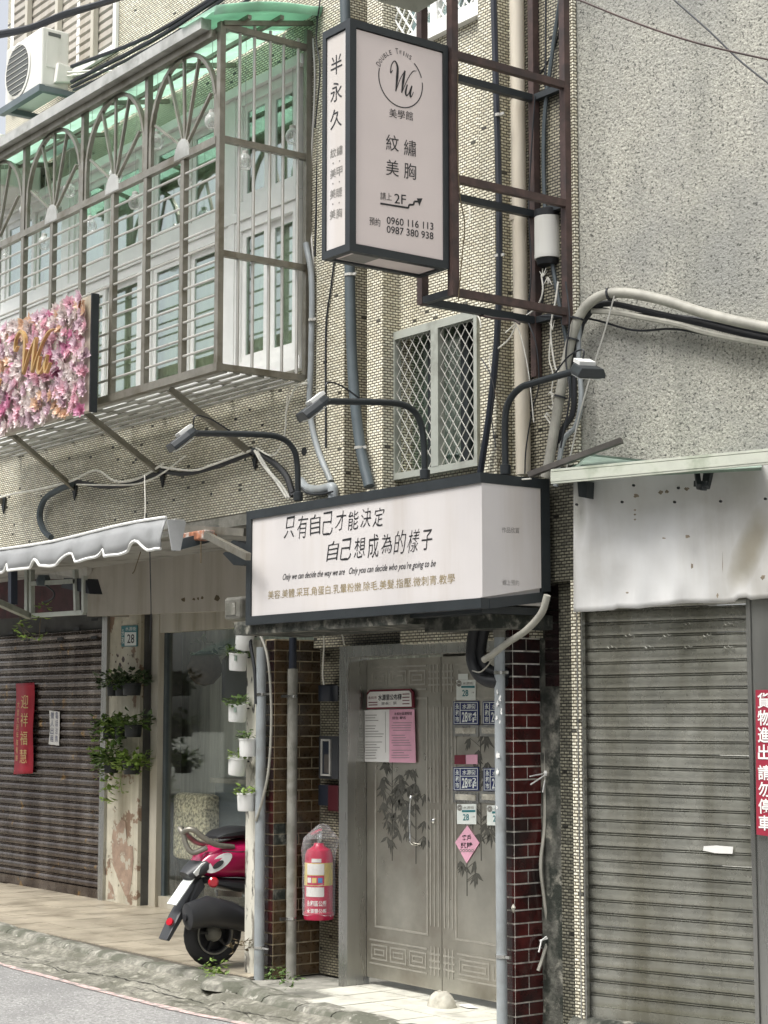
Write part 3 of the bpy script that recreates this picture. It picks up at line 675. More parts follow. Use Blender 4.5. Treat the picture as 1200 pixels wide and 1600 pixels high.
# mossy wall right of red pillar with a strip of red tiles high up
v_m = 6.70
MB().box((ucr+.001,v_m,0),(U(883,v_m,1300),v_m+.2,2.419)).build('mossy_wall', M['moss'], bld)
ur = U(883, v_m, 1300)+.001
MB().box((ur,v_m-.03,0),(U(894,v_m-.04,1300),v_m+.15,2.6)).build('tile_strip', M['tile_soot_dim'], bld)
rs = None
for k in range(9):
    z = FP(868, 1066, v_m).z+.01+k*.0705
    if z > 2.38: break
    p = (ur-.075, v_m-.004, z)
    if rs is None: rs = MB().box((p[0]-.065,p[1]-.004,z-.031),(p[0]+.065,p[1]+.004,z+.032)).build('tile', M['red'], bld)
    else: copy_of(rs, bld, p)
# lintel wall over the door
vd = 6.85                                 # door plane
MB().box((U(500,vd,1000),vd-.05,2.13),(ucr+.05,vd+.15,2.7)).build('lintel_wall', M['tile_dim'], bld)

# ---- steel double door
pf = 6.70
u_p0, u_p1 = U(529.5, pf, 1300), U(543, pf, 1300)
df = MB().box((u_p0,pf,-.03),(u_p1,vd+.02,2.06)).box((u_p0,pf+.002,2.06),(ucr-.01,vd+.02,2.13))
dfo = tag(df.build('door_frame', M['steel_fr'], bld), label='stainless steel door frame')
zD0, zD1 = .045, 2.045
DP = P_f(vd)
uD0, uD1 = u_p1+.003, U(690, vd, 1300); uD2 = ucr+.02
leafs = []
for a, b in ((uD0, uD1-.003), (uD1+.003, uD2)):
    lf = MB().box((a,vd,zD0),(b,vd+.045,zD1)).build('door_leaf', M['steel'], bld); leafs.append(lf)
L0, L1 = leafs
def frame_strip(mb, a, b, z0, z1, w_, t=.004, v=vd):
    mb.box((a,v-t,z0),(a+w_,v-.0005,z1)).box((b-w_,v-t,z0),(b,v-.0005,z1)).box((a+w_,v-t,z0),(b-w_,v-.0005,z0+w_)).box((a+w_,v-t,z1-w_),(b-w_,v-.0005,z1))
for lf, a, b, side in ((L0, uD0, uD1-.003, 1), (L1, uD1+.003, uD2, 0)):
    e = MB(); frame_strip(e, a+.09 if side else a+.13, b-.13 if side else b-.05, .36, 1.80, .012)
    e.build('raised_border', M['etch_l'], lf)
    # fretwork: bottom and top bands, and beside the closing edge
    e = MB(); x0, x1 = (a+.03, b-.14) if side else (a+.14, b-.02)
    for zb, sg in ((.13, 1), (1.845, -1)):
        for q in range(3):
            xa = x0+.02+q*(x1-x0)/3; xb = xa+(x1-x0)/3-.03
            frame_strip(e, xa, xb, zb+.03, zb+.125, .010, .0025); frame_strip(e, xa+.03, xb-.03, zb+.058, zb+.098, .009, .0025)
        e.box((x0,vd-.0025,zb),(x1,vd-.0005,zb+.010)).box((x0,vd-.0025,zb+.145),(x1,vd-.0005,zb+.155))
    xe0, xe1 = (b-.12, b-.01) if side else (a+.01, a+.12)
    for k in range(3):
        x = xe0+.012+k*.038
        e.box((x,vd-.003,.42),(x+.010,vd-.0005,1.12)).box((x,vd-.003,1.16),(x+.010,vd-.0005,1.74))
    for zz in (.17, .21, .25, 1.87, 1.91, 1.95): e.box((xe0,vd-.003,zz),(xe1,vd-.0005,zz+.011))
    for k in range(3): e.box((xe0+.014+k*.036,vd-.0031,.13),(xe0+.025+k*.036,vd-.0006,.30)).box((xe0+.014+k*.036,vd-.0031,1.83),(xe0+.025+k*.036,vd-.0006,2.0))
    e.build('fretwork', M['etch_l'] if side else M['etch_l'], lf)
def bamboo(mb, base, h, n, rr, flip=1, dens=1.0):
    x, z = base
    mb.box((x-.004,vd-.0012,z),(x+.004,vd-.0004,z+h))
    for i in range(int(n)):
        zz = z+h*rr.uniform(.15, 1.0); bx = x+rr.uniform(-.11, .11)
        mb.tube([(x, vd-.001, zz-.03), (bx, vd-.001, zz+.02)], .0015, 3)
        for k in range(rr.randint(4, 7)):
            a = math.radians(-90+rr.uniform(-65, 65)); l = rr.uniform(.06, .095); wd = .0105
            d = Vector((math.cos(a),0,math.sin(a))); s_ = Vector((-d.z,0,d.x))*wd
            q = Vector((bx, vd-.0012-.00003*k, zz+.02)); mb.add([q, q+d*l*.45+s_, q+d*l, q+d*l*.45-s_], [(0,1,2,3)])
bb = MB(); rr = random.Random(3)
bamboo(bb, (DP(613,1340).x, DP(613,1345).z), .66, 30, rr); bamboo(bb, (DP(650,1330).x, DP(650,1350).z), .58, 20, rr)
bb.build('etched_bamboo', M['etch'], L0)
bb = MB(); bamboo(bb, (DP(752,1345).x, DP(752,1345).z), .85, 24, rr); bamboo(bb, (DP(730,1420).x, DP(730,1400).z), .2, 5, rr)
bb.build('etched_bamboo', M['etch'], L1)
# handle and lock
HPl = P_f(vd-.055); hp = [HPl(652,1241), HPl(641,1249), HPl(640,1300), HPl(642,1316), HPl(654,1322)]
for i in (0, 4): hp[i].y = vd-.003; hp[i].x = hp[1].x+.012
MB().tube(smooth_pts(hp, 5), .009, 8).build('handle', M['chrome'], L0, smooth=True)
q = DP(678, 1282); MB().lathe([(.016,0),(.018,.01),(.01,.02)], (q.x,vd,q.z), 12, (0,-1,0)).build('lock', M['chrome'], L0, smooth=True)
for (x, y) in ((729, 1142), (771, 1142), (729, 1246), (771, 1246)):       # letter slots
    p = DP(x, y); sl_ = MB().box((p.x-.12,vd-.008,p.z-.033),(p.x+.12,vd-.0005,p.z+.033)).build('letter_slot', M['steel_fr'], L1)
    MB().box((p.x-.095,vd-.011,p.z-.016),(p.x+.095,vd-.0085,p.z+.018)).build('slot_flap', M['stone'], L1)

# ---- arcade shops on the left
vs = 7.95
# roller shutter, grimy
sh = MB().box((-19,vs+.03,0),(U(170,vs,1000),vs+.1,2.99)).build('roller_shutter', M['void'], bld)
def slats(parent, origin, d, nrm, length, z0, z1, pitch, m, pr_=None):
    prof = pr_ or [(0,0),(.006,.05),(.011,.3),(.010,.62),(.006,.76),(-.004,.80),(-.004,.84),(.004,.865),(.004,.91),(-.005,.94),(-.005,1.0)]
    n = int((z1-z0)/pitch); a0 = None
    mb = MB(); L_ = []
    for e in (0, length):
        for off, t in prof: mb.v.append(Vector(origin)+d*e+nrm*off+Z*(t*pitch))
    k = len(prof)
    for i in range(k-1): mb.f.append((i, i+k, i+k+1, i+1))
    c = Vector(origin)+d*length/2+Z*pitch/2
    a0 = mb.build('slat', m, parent, smooth=True, c=c)
    a0.location = c+Z*z0-W[parent.name]; W[a0.name] = c+Z*z0
    for i in range(1, n):
        jit = R.uniform(-.0008, .0008)
        copy_of(a0, parent, c+Z*(z0+i*pitch)+nrm*jit, (R.uniform(-.03,.03)*abs(d.x), R.uniform(-.0012,.0012), R.uniform(-.0008,.0008)))
slats(sh, (-19, vs, 0), Vector((1,0,0)), Vector((0,-1,0)), U(163,vs,1200)+19, .09, 2.56, .0775, M['slat_old'], [(-.006,0),(.004,.06),(.010,.2),(.013,.40),(.012,.55),(.007,.70),(-.003,.80),(-.006,.86),(.004,.90),(.004,.95),(-.006,1.0)])
MB().box((-19,vs-.02,0),(U(161,vs,1400),vs+.02,.09)).build('bottom_rail', M['slat_old'], sh)
MB().box((U(163,vs,1300),vs-.06,0),(U(171,vs,1300),vs+.05,2.6)).build('guide_rail', M['steel_fr'], sh)
hs_ = MB()
for (x, y) in ((17,989),(67,986),(120,983),(94,998),(147,996),(42,1000),(148,968)):   # vent holes
    p = FP(x, y, vs-.013); MB().box((p.x-.06,vs-.017,p.z-.013),(p.x+.06,vs-.012,p.z+.013)).build('vent_slot', M['black'], sh)

MB().box((U(171,vs,1300)+.001,vs-.03,0),(U(220,vs,1300),vs+.005,2.62)).build('peeling_pillar', M['plaster'], bld)
MB().box((U(171,vs,1300),vs+.006,0),(U(220.5,vs,1300),vs+.3,2.62)).box((U(221,vs,1300),vs+.14,0),(U(236,vs,1300),vs+.3,2.62)).build('shade_block', M['void'], bld)  # solid dark boxes: their colour supplies the shade on the pillar's side
# glass shop front
vg = 8.07
sf = MB()
for x0, x1, dv in ((232,243,-.1),(243.5,250,-.04),(250.5,260,-.07)):
    sf.box((U(x0,vg),vg+dv,0),(U(x1,vg),vg+.05,2.62))
ug0 = U(260, vg)
sf.box((ug0,vg-.06,2.42),(-11.2,vg+.05,2.62)).box((ug0,vg-.04,0),(-11.2,vg+.05,.10))
sfo = tag(sf.build('shop_front', M['jamb'], bld), label='cream framed glass shop front')
MB().box((ug0,vg,.10),(-11.2,vg+.006,2.42)).build('pane', M['shopglass'], sfo)
MB().box((ug0,vg-.012,.10),(ug0+.05,vg+.03,2.42)).build('glass_edge_strip', M['bluecable'], sfo)
MB().box((-17,10.6,0),(-9.9,10.7,3)).box((-15.2,vg,0),(-15.1,10.6,3)).box((-17,vg,2.75),(-9.9,10.6,2.8)).build('shop_room', mat('shop_wall', (.34, .33, .30), .9), bld)
cb = MB(); n = 150
for i in range(n+1):
    u = -14.9+(4.1)*i/n; y = 8.62+.03*math.sin(i*.9)+.012*math.sin(i*.37); cb.v += [Vector((u,y,.75)), Vector((u,y,2.5))]
    if i: q = 2*i; cb.f.append((q-2,q,q+1,q-1))
cb.build('shop_curtain', M['palegreen_int'], bld, smooth=True)
# fascia board and ceiling edge over the shop
vf_ = 7.5
fp = P_f(vf_)
MB().prism([fp(136,884), fp(392,855), fp(392,953), fp(136,963)], (0,.06,0)).build('fascia_board', M['fascia'], bld)
MB().prism([fp(136,962.5)+Vector((0,.06,0)), fp(136,880)+Vector((0,.06,0)), fp(136,880)+Vector((0,.5,0)), fp(136,962.5)+Vector((0,.5,0))], (.01,0,0)).build('fascia_return', M['fascia'], bld)
for (x, y, s) in ((287,937,5),(303,936,3),(310,935,3),(316,934,3),(339,935,6)):
    mb = MB(); q = [(x+math.cos(a)*s*R.uniform(.5,1)*.9, y+math.sin(a)*s*R.uniform(.5,1)) for a in [i*.9 for i in range(7)]]
    stamp(mb, fp, q, .002); mb.build('paint_chip', M['stem'], bld)

mb = MB()
for x, y in ((383,718),(160,660),(390,640),(240,740),(330,772),(22,820),(230,786),(180,812),(368,655),(410,664),(485,640)):
    c = FP(x, y, VW-.002); mb.add([c+Vector((R.uniform(.01,.022)*math.cos(a),0,R.uniform(.006,.014)*math.sin(a))) for a in [i*.9 for i in range(7)]], [tuple(range(7))])
mb.build('wall_chip', M['black'], bld, stuff=True)
c = FP(475, 705, VW-.003); MB().add([c+Vector((.032*math.cos(a),0,.028*math.sin(a))) for a in [i*.45 for i in range(14)]], [tuple(range(14))]).build('drill_hole', M['black'], bld)
# ================================================================ THINGS on the left
# scalloped awning valance
aw = thing('awning', 'grey vinyl awning valance with scalloped white-piped edge above the left shutter', 'awning', FP(130,860,5.75))
va = 5.75; AP = P_f(va)
top = [(0,859),(135,837),(268,809)]; bots = [(0,897),(8,893),(16,880),(20,892),(28,891),(50,887),(60,878),(65,873),(70,884),(80,885),(98,882),(110,868),(116,863),(120,878),(138,876),(155,870),(165,857),(170,870),(190,867),(205,860),(218,847),(222,845),(232,860),(258,858)]
def topy(x): return 859-(x/268)*50+3*math.sin(x/45)
rows = []
x = -60
mb = MB(); nx = 90
def boty(x):
    if x <= 0: x = x % 46 if True else x
    for a, b in zip(bots, bots[1:]):
        if a[0] <= x <= b[0]: return a[1]+(b[1]-a[1])*(x-a[0])/(b[0]-a[0]+1e-9)
    return 858
pts_top, pts_bot = [], []
for i in range(nx+1):
    x = -40+(300)*i/nx
    yb = boty(x) if x > 0 else 897-x*.2+((-x) % 46)*.1-4
    wv_ = .02*math.sin(i*.55)
    a = AP(x, topy(x)); b = AP(x, yb); b.y += wv_-.03
    pts_top.append(a); pts_bot.append(b)
for a, b in zip(pts_top, pts_bot): mb.v += [a, (a*2+b)/3+Vector((0,-.012,0)), (a+b*2)/3+Vector((0,-.016,0)), b]
for i in range(nx):
    for j in range(3): q = 4*i+j; mb.f.append((q, q+1, q+5, q+4))
vl = mb.build('valance', M['awning'], aw, smooth=True); sm = vl.modifiers.new('solid', 'SOLIDIFY'); sm.thickness = .006
MB().tube(pts_bot, .011, 6).build('piping', M['piping'], vl, smooth=True); MB().tube([p+Vector((0,-.003,.004)) for p in pts_top], .010, 6).build('piping', M['piping'], vl, smooth=True)
tr_ = AP(260, 812); te = AP(268, 860)
MB().prism([tr_, te, te+Vector((0,.06,0)), tr_+Vector((0,.14,0))], (.012,0,0)).build('end_flap', M['awning'], aw)
mb = MB()   # the sheet itself running back to the wall
for i in range(nx+1):
    a = pts_top[i]; mb.v += [a+Vector((0,.004,.0)), Vector((a.x, VW+.02, a.z+.22))]
    if i: q = 2*i; mb.f.append((q-2,q,q+1,q-1))
# awning folded close: carrier box under the wall band
MB().bar((pts_top[0].x,va+.10,pts_top[0].z-.03), (pts_top[-1].x,va+.10,pts_top[-1].z-.03), .07, .06).build('roller_tube', M['cagepale'], aw)
for x in (60, 180):
    p = AP(x, topy(x)); MB().bar((p.x,va+.1,p.z-.04), (p.x+.1,VW+.1,3.0), .035).build('awning_arm', M['cagepale'], aw)
# bare folding arm right of awning
arm = thing('folding_bracket', 'bare folding awning arm with a rusty joint, between valance and big sign box', 'bracket', FP(330,835,6.2))
MB().bar(FP(290,826,6.25), FP(385,832,6.25), .045, .05).build('arm_tube', M['cagesteel'], arm)
MB().bar(FP(322,836,6.15), FP(388,870,5.95), .035, .045).build('arm_tube', M['cagesteel'], arm)
MB().box(tuple(FP(306,846,6.2)-Vector((.1,.05,0))), tuple(FP(330,828,6.2)+Vector((.0,.05,0)))).build('rusty_joint', mat('orange_rust', (.32,.13,.07), .8, var=.5, scale=30, col2=(.45,.42,.38), c2scale=14), arm, bevel=.01)
MB().bar(FP(272,853,6.0), FP(330,838,6.3), .03, .07).build('side_bar', M['bluecable'], arm)
MB().tube([FP(314,846,6.15), FP(314,880,6.15)], .004, 5).build('hook_rod', M['stem'], arm)
fl = thing('floodlight', 'black floodlights hung under the arcade, half hidden by the big sign box', 'lamp', FP(365,873,6.4))
for dx, dy in ((0, 0), (12, -18)):
    p = [FP(348+dx,865+dy,6.5), FP(352+dx,862+dy,6.5), FP(400+dx,876+dy,6.5), FP(378+dx,884+dy,6.5), FP(365+dx,883+dy,6.5)]
    MB().prism(p, (0,.25,0)).build('lamp_housing', M['dark'], fl)
# window cage ----------------------------------------------------
vc = 5.8; uc = SP(484, 592, -9.53).x
CP = P_f(vc)
cz0, cz1, czm = 3.88, 6.12, 5.35
cage = thing('window_cage', 'steel window cage with arched tops, barred front and side, and a green plastic roof', 'window cage', (-11.5, 6.1, cz0))
cxs = [343, 287, 229, 178, 129, 83, 38, -4, -44, -82]
cu_ = [U(x, vc, 400) for x in cxs]
cu_[0] = uc
for i, u in enumerate(cu_):
    MB().box((u-.022,vc-.02,cz0),(u+.022,vc+.02,czm if i % 2 else cz1)).build('post', M['cagesteel'], cage)
uL_ = cu_[-1]
MB().box((uL_,vc-.024,czm-.03),(uc-.0225,vc+.016,czm+.02)).build('rail', M['cagesteel'], cage)
MB().box((uL_,vc-.026,cz0-.04),(uc+.024,vc+.022,cz0+.012)).build('rail', M['cagesteel'], cage)
MB().box((uL_,vc-.02,cz1-.07),(uc-.0225,vc+.02,cz1-.03)).build('rail', M['cagesteel'], cage)
b0 = None; nb = 12
for i in range(len(cu_)-1):
    for k in range(1, nb+1):
        z = cz0+.012+(czm-.03-cz0)*k/(nb+1); a, b = cu_[i+1], cu_[i]
        MB().tube([(a+.02,vc-.006,z),(b-.02,vc-.006,z)], .0085, 6).build('bar', M['mesh'], cage)
for i in range(0, len(cu_)-2, 2):        # arches with radiating spokes
    b, a = cu_[i], cu_[i+2]; c = cu_[i+1]; w2 = (b-a)/2-.045; H_ = cz1-czm-.09
    arc = [((a+b)/2+w2*math.cos(t), vc, czm+.22+(H_-.22)*math.sin(t)) for t in [math.pi*q/16 for q in range(17)]]
    arc = [(arc[0][0], vc, czm+.02)]+arc+[(arc[-1][0], vc, czm+.02)]
    mb = MB()
    for p, q in zip(arc, arc[1:]): mb.bar(p, q, .03, .026)
    mb.build('arch', M['cagesteel'], cage)
    for t in (150, 118, 90, 62, 34):
        tt = math.radians(t); e = ((a+b)/2+w2*math.cos(tt)*1.0, vc, czm+.22+(H_-.22)*math.sin(tt)) if t in (90, 62, 118) else ((a+b)/2+w2*math.cos(tt), vc, czm+.12+(H_-.3)*math.sin(tt))
        MB().bar((c, vc, czm+.05), e, .022, .016).build('spoke', M['cagesteel'], cage)
    hb_ = [(c+.10*math.cos(t), vc-.026, czm-.02+.13*math.sin(t)) for t in [math.pi*q/10 for q in range(11)]]
    MB().prism(hb_, (0,.012,0)).build('hub_plate', M['cagepale'], cage)
# side of the cage
sx = [372, 395, 420, 441, 464]
SC = P_s(uc)
for x in sx:
    v = SC(x, 400).y; MB().tube([(uc,v,cz0),(uc,v,cz1+.03)], .011, 6).build('bar', M['mesh'], cage)
MB().box((uc-.02,VW-.05,cz0-.02),(uc+.02,VW-.008,cz1+.1)).build('post', M['cagesteel'], cage)
for z in (cz0-.01, FP(343,395,vc).z, czm, cz1-.02):
    MB().box((uc-.018,vc+.021,z-.02),(uc+.018,VW-.051,z+.02)).build('rail', M['cagesteel'], cage)
# roof: sloping green sheet on purlins, gutter strip in front
rz0, rz1 = 6.135, 6.32
def rz(v): return rz0+(rz1-rz0)*(v-5.70)/(VW-5.70)
for i in range(8):
    a = uc+.12-i*.62; b = a-.615
    pts = []; mb = MB(); k = 8
    for q in range(k+1):
        u = a+(b-a)*q/k
        for v in (5.70, VW-.01): mb.v.append(Vector((u, v, rz(v)+.012*math.sin(q*math.pi)+(.01 if q % 2 else 0))))
        if q: j = 2*q; mb.f.append((j-2,j,j+1,j-1))
    o = mb.build('roof_sheet', M['green'], cage); s_ = o.modifiers.new('solid', 'SOLIDIFY'); s_.thickness = .004
for v in (5.95, 6.2):
    MB().box((uL_,v-.014,rz(v)-.045),(uc+.1,v+.014,rz(v)-.018)).build('purlin', M['cagesteel'], cage)
for u in [uc+.02]+[cu_[i] for i in range(2, len(cu_), 2)]:
    MB().bar((u,vc,rz(vc)-.05), (u,VW-.01,rz(VW)-.05), .03, .03).build('rafter', M['cagesteel'], cage)
gm_ = MB(); g0, g1 = SP(322, 50, 0-9.6).x, uL_
MB().bar((uL_,5.72,rz0-.025), (uc-.06,5.72,rz0-.025), .075, .075).build('gutter', M['cagepale'], cage)
MB().bar((uL_,5.755,rz0-.09), (uc-.023,5.755,rz0-.09), .03, .05).build('rail', M['cagesteel'], cage)
# curved green end piece at the corner
mb = MB()
for q in range(9):
    t = q/8; v = 5.66+(VW-5.66)*t; z = rz(v)+.03*math.sin(math.pi*min(1, t*1.1))+.02
    mb.v += [Vector((uc+.16,v,z)), Vector((uc+.13,v,z-.05)), Vector((uc-.3,v,z+.0))]
    if q: j = 3*q; mb.f += [(j-3,j,j+1,j-2), (j-3,j-1,j+2,j)]
o = mb.build('roof_end', M['green'], cage, smooth=True); s_ = o.modifiers.new('solid', 'SOLIDIFY'); s_.thickness = .005
# floor slats
for k in range(7):
    v = vc+.06+k*.093
    MB().box((uL_,v-.024,cz0-.036),(uc-.025,v+.024,cz0-.028)).build('floor_slat', M['cagepale'], cage)
for i in range(0, len(cu_)):
    u = cu_[i]; MB().box((u-.014,vc+.023,cz0-.027),(u+.014,VW-.01,cz0-.005)).build('floor_bearer', M['cagesteel'], cage)
for (x0, y0, x1, y1) in ((265,603,397,712),(134,650,253,741),(18,686,116,763),(-110,735,5,785)):
    p = FP(x0, y0, vc+.04); q = FP(x1, y1, VW-.01); p.z = cz0-.05; q.x = p.x+(q.x-p.x)
    br = MB().bar(p, q, .022, .045, up=(0,-.5,1)).build('brace', M['cagesteel'], cage)
    MB().prism([q+Vector((-.06,-.01,.07)), q+Vector((.06,-.01,.04)), q+Vector((.02,-.01,-.10))], (0,.012,0)).build('brace_plate', M['dark'], br)
# glass bulbs on threads -----------------------------------------
bl = [((40,327),'first clear glass bulb from the left just under the cage rail'),((69,379),'clear glass bulb hanging low behind bars above the flower sign'),((4,389),'clear glass bulb at the left picture edge behind the cage bars'),
      ((108,297),'clear glass bulb touching the cage rail left of the second arch'),((141,352),'low clear glass bulb on a thread below the second arch from the left'),((181,272),'clear glass bulb under the hub plate of the middle arch'),
      ((211,315),'low clear glass bulb hanging between the two right arches'),((245,221),'clear glass bulb at the foot of the thick post between the right arches'),((289,281),'clear glass bulb on the middle post of the rightmost arch'),
      ((331,188),'highest clear glass bulb, beside the corner post of the cage'),((383,252),'clear glass bulb behind the side bars, near the corner post'),((457,212),'clear glass bulb behind the side bars, nearest the wall')]
for (x, y), lab in bl:
    v = 5.93 if x < 350 else 5.93
    p = FP(x, y, v)
    if x > 350: p = SP(x, y, uc-.15); 
    b = thing('glass_bulb', lab, 'light bulb', p, 'clear glass bulbs strung inside the window cage')
    MB().lathe([(.001,-.058),(.03,-.052),(.047,-.028),(.05,0),(.042,.024),(.026,.042),(.02,.05)], p, 12).build('globe', M['bulb'], b, smooth=True)
    MB().lathe([(.021,.046),(.022,.05),(.022,.068),(.008,.074)], p, 10).build('cap', M['acwhite'], b, smooth=True)
    MB().tube([p+Z*.072, Vector((p.x,p.y,rz(p.y)-.02))], .0018, 4).build('thread', M['cagepale'], b)
    MB().tube([p+Vector((-.012,0,.04)),p+Vector((-.008,0,-.01)),p+Vector((.008,0,-.01)),p+Vector((.012,0,.04))], .0025, 4).build('filament', M['mesh'], b)
# flower sign -----------------------------------------------------
fv = 5.60; FLP = P_f(fv)
fs = thing('flower_sign', 'pink paper flower sign with gold script letters hung on the window cage', 'sign', FLP(70,560))
q = [FLP(-70,500), FLP(138,458), FLP(138,640), FLP(-70,705)]
uF1 = q[1].x; uF0 = q[0].x; zt = FLP(138,460).z; zb_ = FLP(138,640).z
MB().box((uF0,fv+.02,zb_),(uF1,fv+.07,zt)).build('backing_board', M['jamb'], fs)
MB().box((uF1+.002,fv+.02,zb_-.01),(uF1+.018,fv+.075,zt+.01)).build('side_board', M['dark'], fs)
def flower_mesh(name, m, seed):
    rr = random.Random(seed); mb = MB()
    for ring, (n, tilt, L_) in enumerate(((9, 16, .052), (8, 38, .043), (7, 58, .032), (5, 76, .024))):
        for k in range(n):
            a = 2*math.pi*k/n+ring*.5+rr.uniform(-.2,.2); t = math.radians(tilt+rr.uniform(-12,12)); l = L_*rr.uniform(.8,1.15)
            d = Vector((math.cos(a)*math.cos(t), -math.sin(t), math.sin(a)*math.cos(t))); s_ = Vector((-math.sin(a),0,math.cos(a)))*l*.30
            nn = Vector((0,-1,0))*l*.14
            mb.add([(0,0,0), d*l*.5+s_+nn, d*l+nn*.4, d*l*.5-s_+nn, d*l*.55], [(0,1,4),(1,2,4),(2,3,4),(3,0,4)])
    me = bpy.data.meshes.new(name); me.from_pydata(mb.v, [], mb.f); me.materials.append(m); return me
fm = [flower_mesh('flower', M[k], i) for i, k in enumerate(('petal_pink','petal_rose','petal_lilac','petal_white','petal_peach','petal_lilac','petal_white','petal_pink'))]
cells = []
nu_, nz_ = 19, 14
vis0 = FLP(-18, 560).x
for i in range(nu_):
    for j in range(nz_):
        u = vis0+(uF1-vis0)*(i+.5+R.uniform(-.4,.4))/nu_; z = zb_+(zt-zb_)*(j+.5+R.uniform(-.4,.4))/nz_
        nn = noise.noise(Vector((u*3, 3, z*3)))+R.uniform(-.35,.35)
        k = 1 if nn > .40 else (4 if nn < -.46 else R.choice([0,2,3,5,6,7,2,6]))
        o = bpy.data.objects.new('flower', fm[k]); COL.objects.link(o); o.parent = fs
        o.location = Vector((u, fv+.005+R.uniform(-.035,.01), z))-W[fs.name]; o.rotation_euler = (R.uniform(-.5,.5), R.uniform(0,6.28), R.uniform(-.5,.5)); s_ = R.uniform(.85,1.45); o.scale = (s_,s_,s_)
W_strokes = [([(-1.05,.28),(-1.18,.18),(-1.16,.45),(-.95,.62),(-.72,.45),(-.68,.1),(-.70,-.42)], [.03,.05,.04,.05,.10,.12,.05]),
             ([(-.70,-.42),(-.45,.05),(-.15,.38)], [.03,.035,.03]), ([(-.15,.38),(-.22,.0),(-.26,-.42)], [.07,.12,.05]),
             ([(-.26,-.42),(.1,.12),(.42,.42),(.70,.48)], [.03,.035,.04,.02]),
             ([(.10,-.08),(.02,-.35),(.10,-.47),(.25,-.38),(.42,-.12)], [.05,.09,.06,.04,.05]), ([(.44,-.08),(.36,-.38),(.44,-.48),(.60,-.28)], [.06,.09,.05,.02])]
def script_W(mb, c, X, Zv, nrm, lift, thick=0, wk=1.):
    for pts, wd in W_strokes:
        P3 = smooth_pts([c+X*a+Zv*b for a, b in pts], 6); ww = []
        for i in range(len(P3)):
            t = i/(len(P3)-1)*(len(wd)-1); k = min(int(t), len(wd)-2); ww.append((wd[k]+(wd[k+1]-wd[k])*(t-k))*Zv.length*wk)
        ribbon(mb, P3, ww, lift, nrm, thick)
mb = MB(); c = FLP(76, 554)
script_W(mb, c, Vector((.33,0,-.02)), Vector((.02,0,.31)), Vector((0,-1,0)), .09, .025, .95)
mb.build('lettering', M['gold'], fs)
mb = MB(); P3 = smooth_pts([FLP(-6,588),FLP(-1,580),FLP(0,608),FLP(5,590),FLP(9,584),FLP(8,600),FLP(12,606),FLP(16,594)], 5)
ribbon(mb, P3, [.03]*len(P3), .09, Vector((0,-1,0)), .02); mb.build('lettering', M['gold'], fs)

# air conditioner ------------------------------------------------
av = 6.05; AC = P_f(av)
au0, au1 = U(9, av, 100), U(65, av, 100); az0, az1 = AC(65,132).z, AC(65,41).z; ab = V(108, au1, 100)
ac = thing('air_conditioner', 'white air conditioner outdoor unit on a grey bracket at the upper left', 'air conditioner', (au0/2+au1/2, av, az0))
MB().box((au0,av,az0),(au1,min(ab,VW-.04),az1)).build('casing', M['acwhite'], ac, bevel=.015)
cu0 = au0+(au1-au0)*.36; czc = (az0+az1)/2; rr_ = (az1-az0)*.43
ring = MB().lathe([(rr_*1.12,0),(rr_*1.12,.006),(rr_,.008),(rr_,0)], (cu0,av-.0015,czc), 28, (0,-1,0)).build('fan_guard', M['acwhite'], ac, smooth=True)
MB().lathe([(rr_*.99,.0),(rr_*.99,.009)], (cu0,av-.002,czc), 28, (0,-1,0)).build('fan_opening', M['acgrille'], ac)
for k in range(9):
    z = czc-rr_+rr_*2*(k+.5)/9; hw_ = math.sqrt(max(0, rr_**2-(z-czc)**2))*.97
    MB().tube([(cu0-hw_,av-.014,z),(cu0+hw_,av-.014,z)], .003, 4).build('guard_wire', M['acwhite'], ac)
x = au1+.012
MB().box((au1+.001,av+.04,az0+.16),(au1+.006,av+.14,az1-.03)).build('side_panel', M['acwhite'], ac)
MB().box((au1+.001,av+.05,az1-.07),(au1+.008,av+.16,az1-.04)).build('vent_slot', M['acgrille'], ac)
MB().prism([(au1+.001,av+.10,az0+.03),(au1+.001,av+.25,az0+.06),(au1+.001,av+.25,az0+.19),(au1+.001,av+.12,az0+.20)], (.05,0,0)).build('valve_cover', M['acwhite'], ac, bevel=.01)
MB().box((au0-.05,av-.03,az0-.06),(au1+.03,av+.02,az0-.005)).box((au0-.05,VW-.1,az0-.06),(au1+.03,VW-.06,az0-.005)).box((au1-.02,av+.02,az0-.055),(au1+.03,VW-.01,az0-.01)).box((au0,av+.02,az0-.055),(au0+.05,VW-.01,az0-.01)).build('bracket', M['bracket'], ac)
mb = MB()
for k in range(2):
    mb.tube(smooth_pts([(au1+.05,av+.2,az0+.1+.03*k),(au1+.2,av+.3,az0+.1+.02*k),(au1+.55,VW-.03,az0+.05+.03*k)], 5), .008, 5)
mb.build('refrigerant_pipe', M['wirewhite'], ac, smooth=True)
# second unit below, at the picture edge
a2 = tag(MB().box((au0-.9,av+.02,az0-.62),(au0-.12,VW-.05,az0-.18)).build('air_conditioner', M['acwhite'], bevel=.015), 'dull air conditioner unit cut by the left edge, below the white one', 'air conditioner')

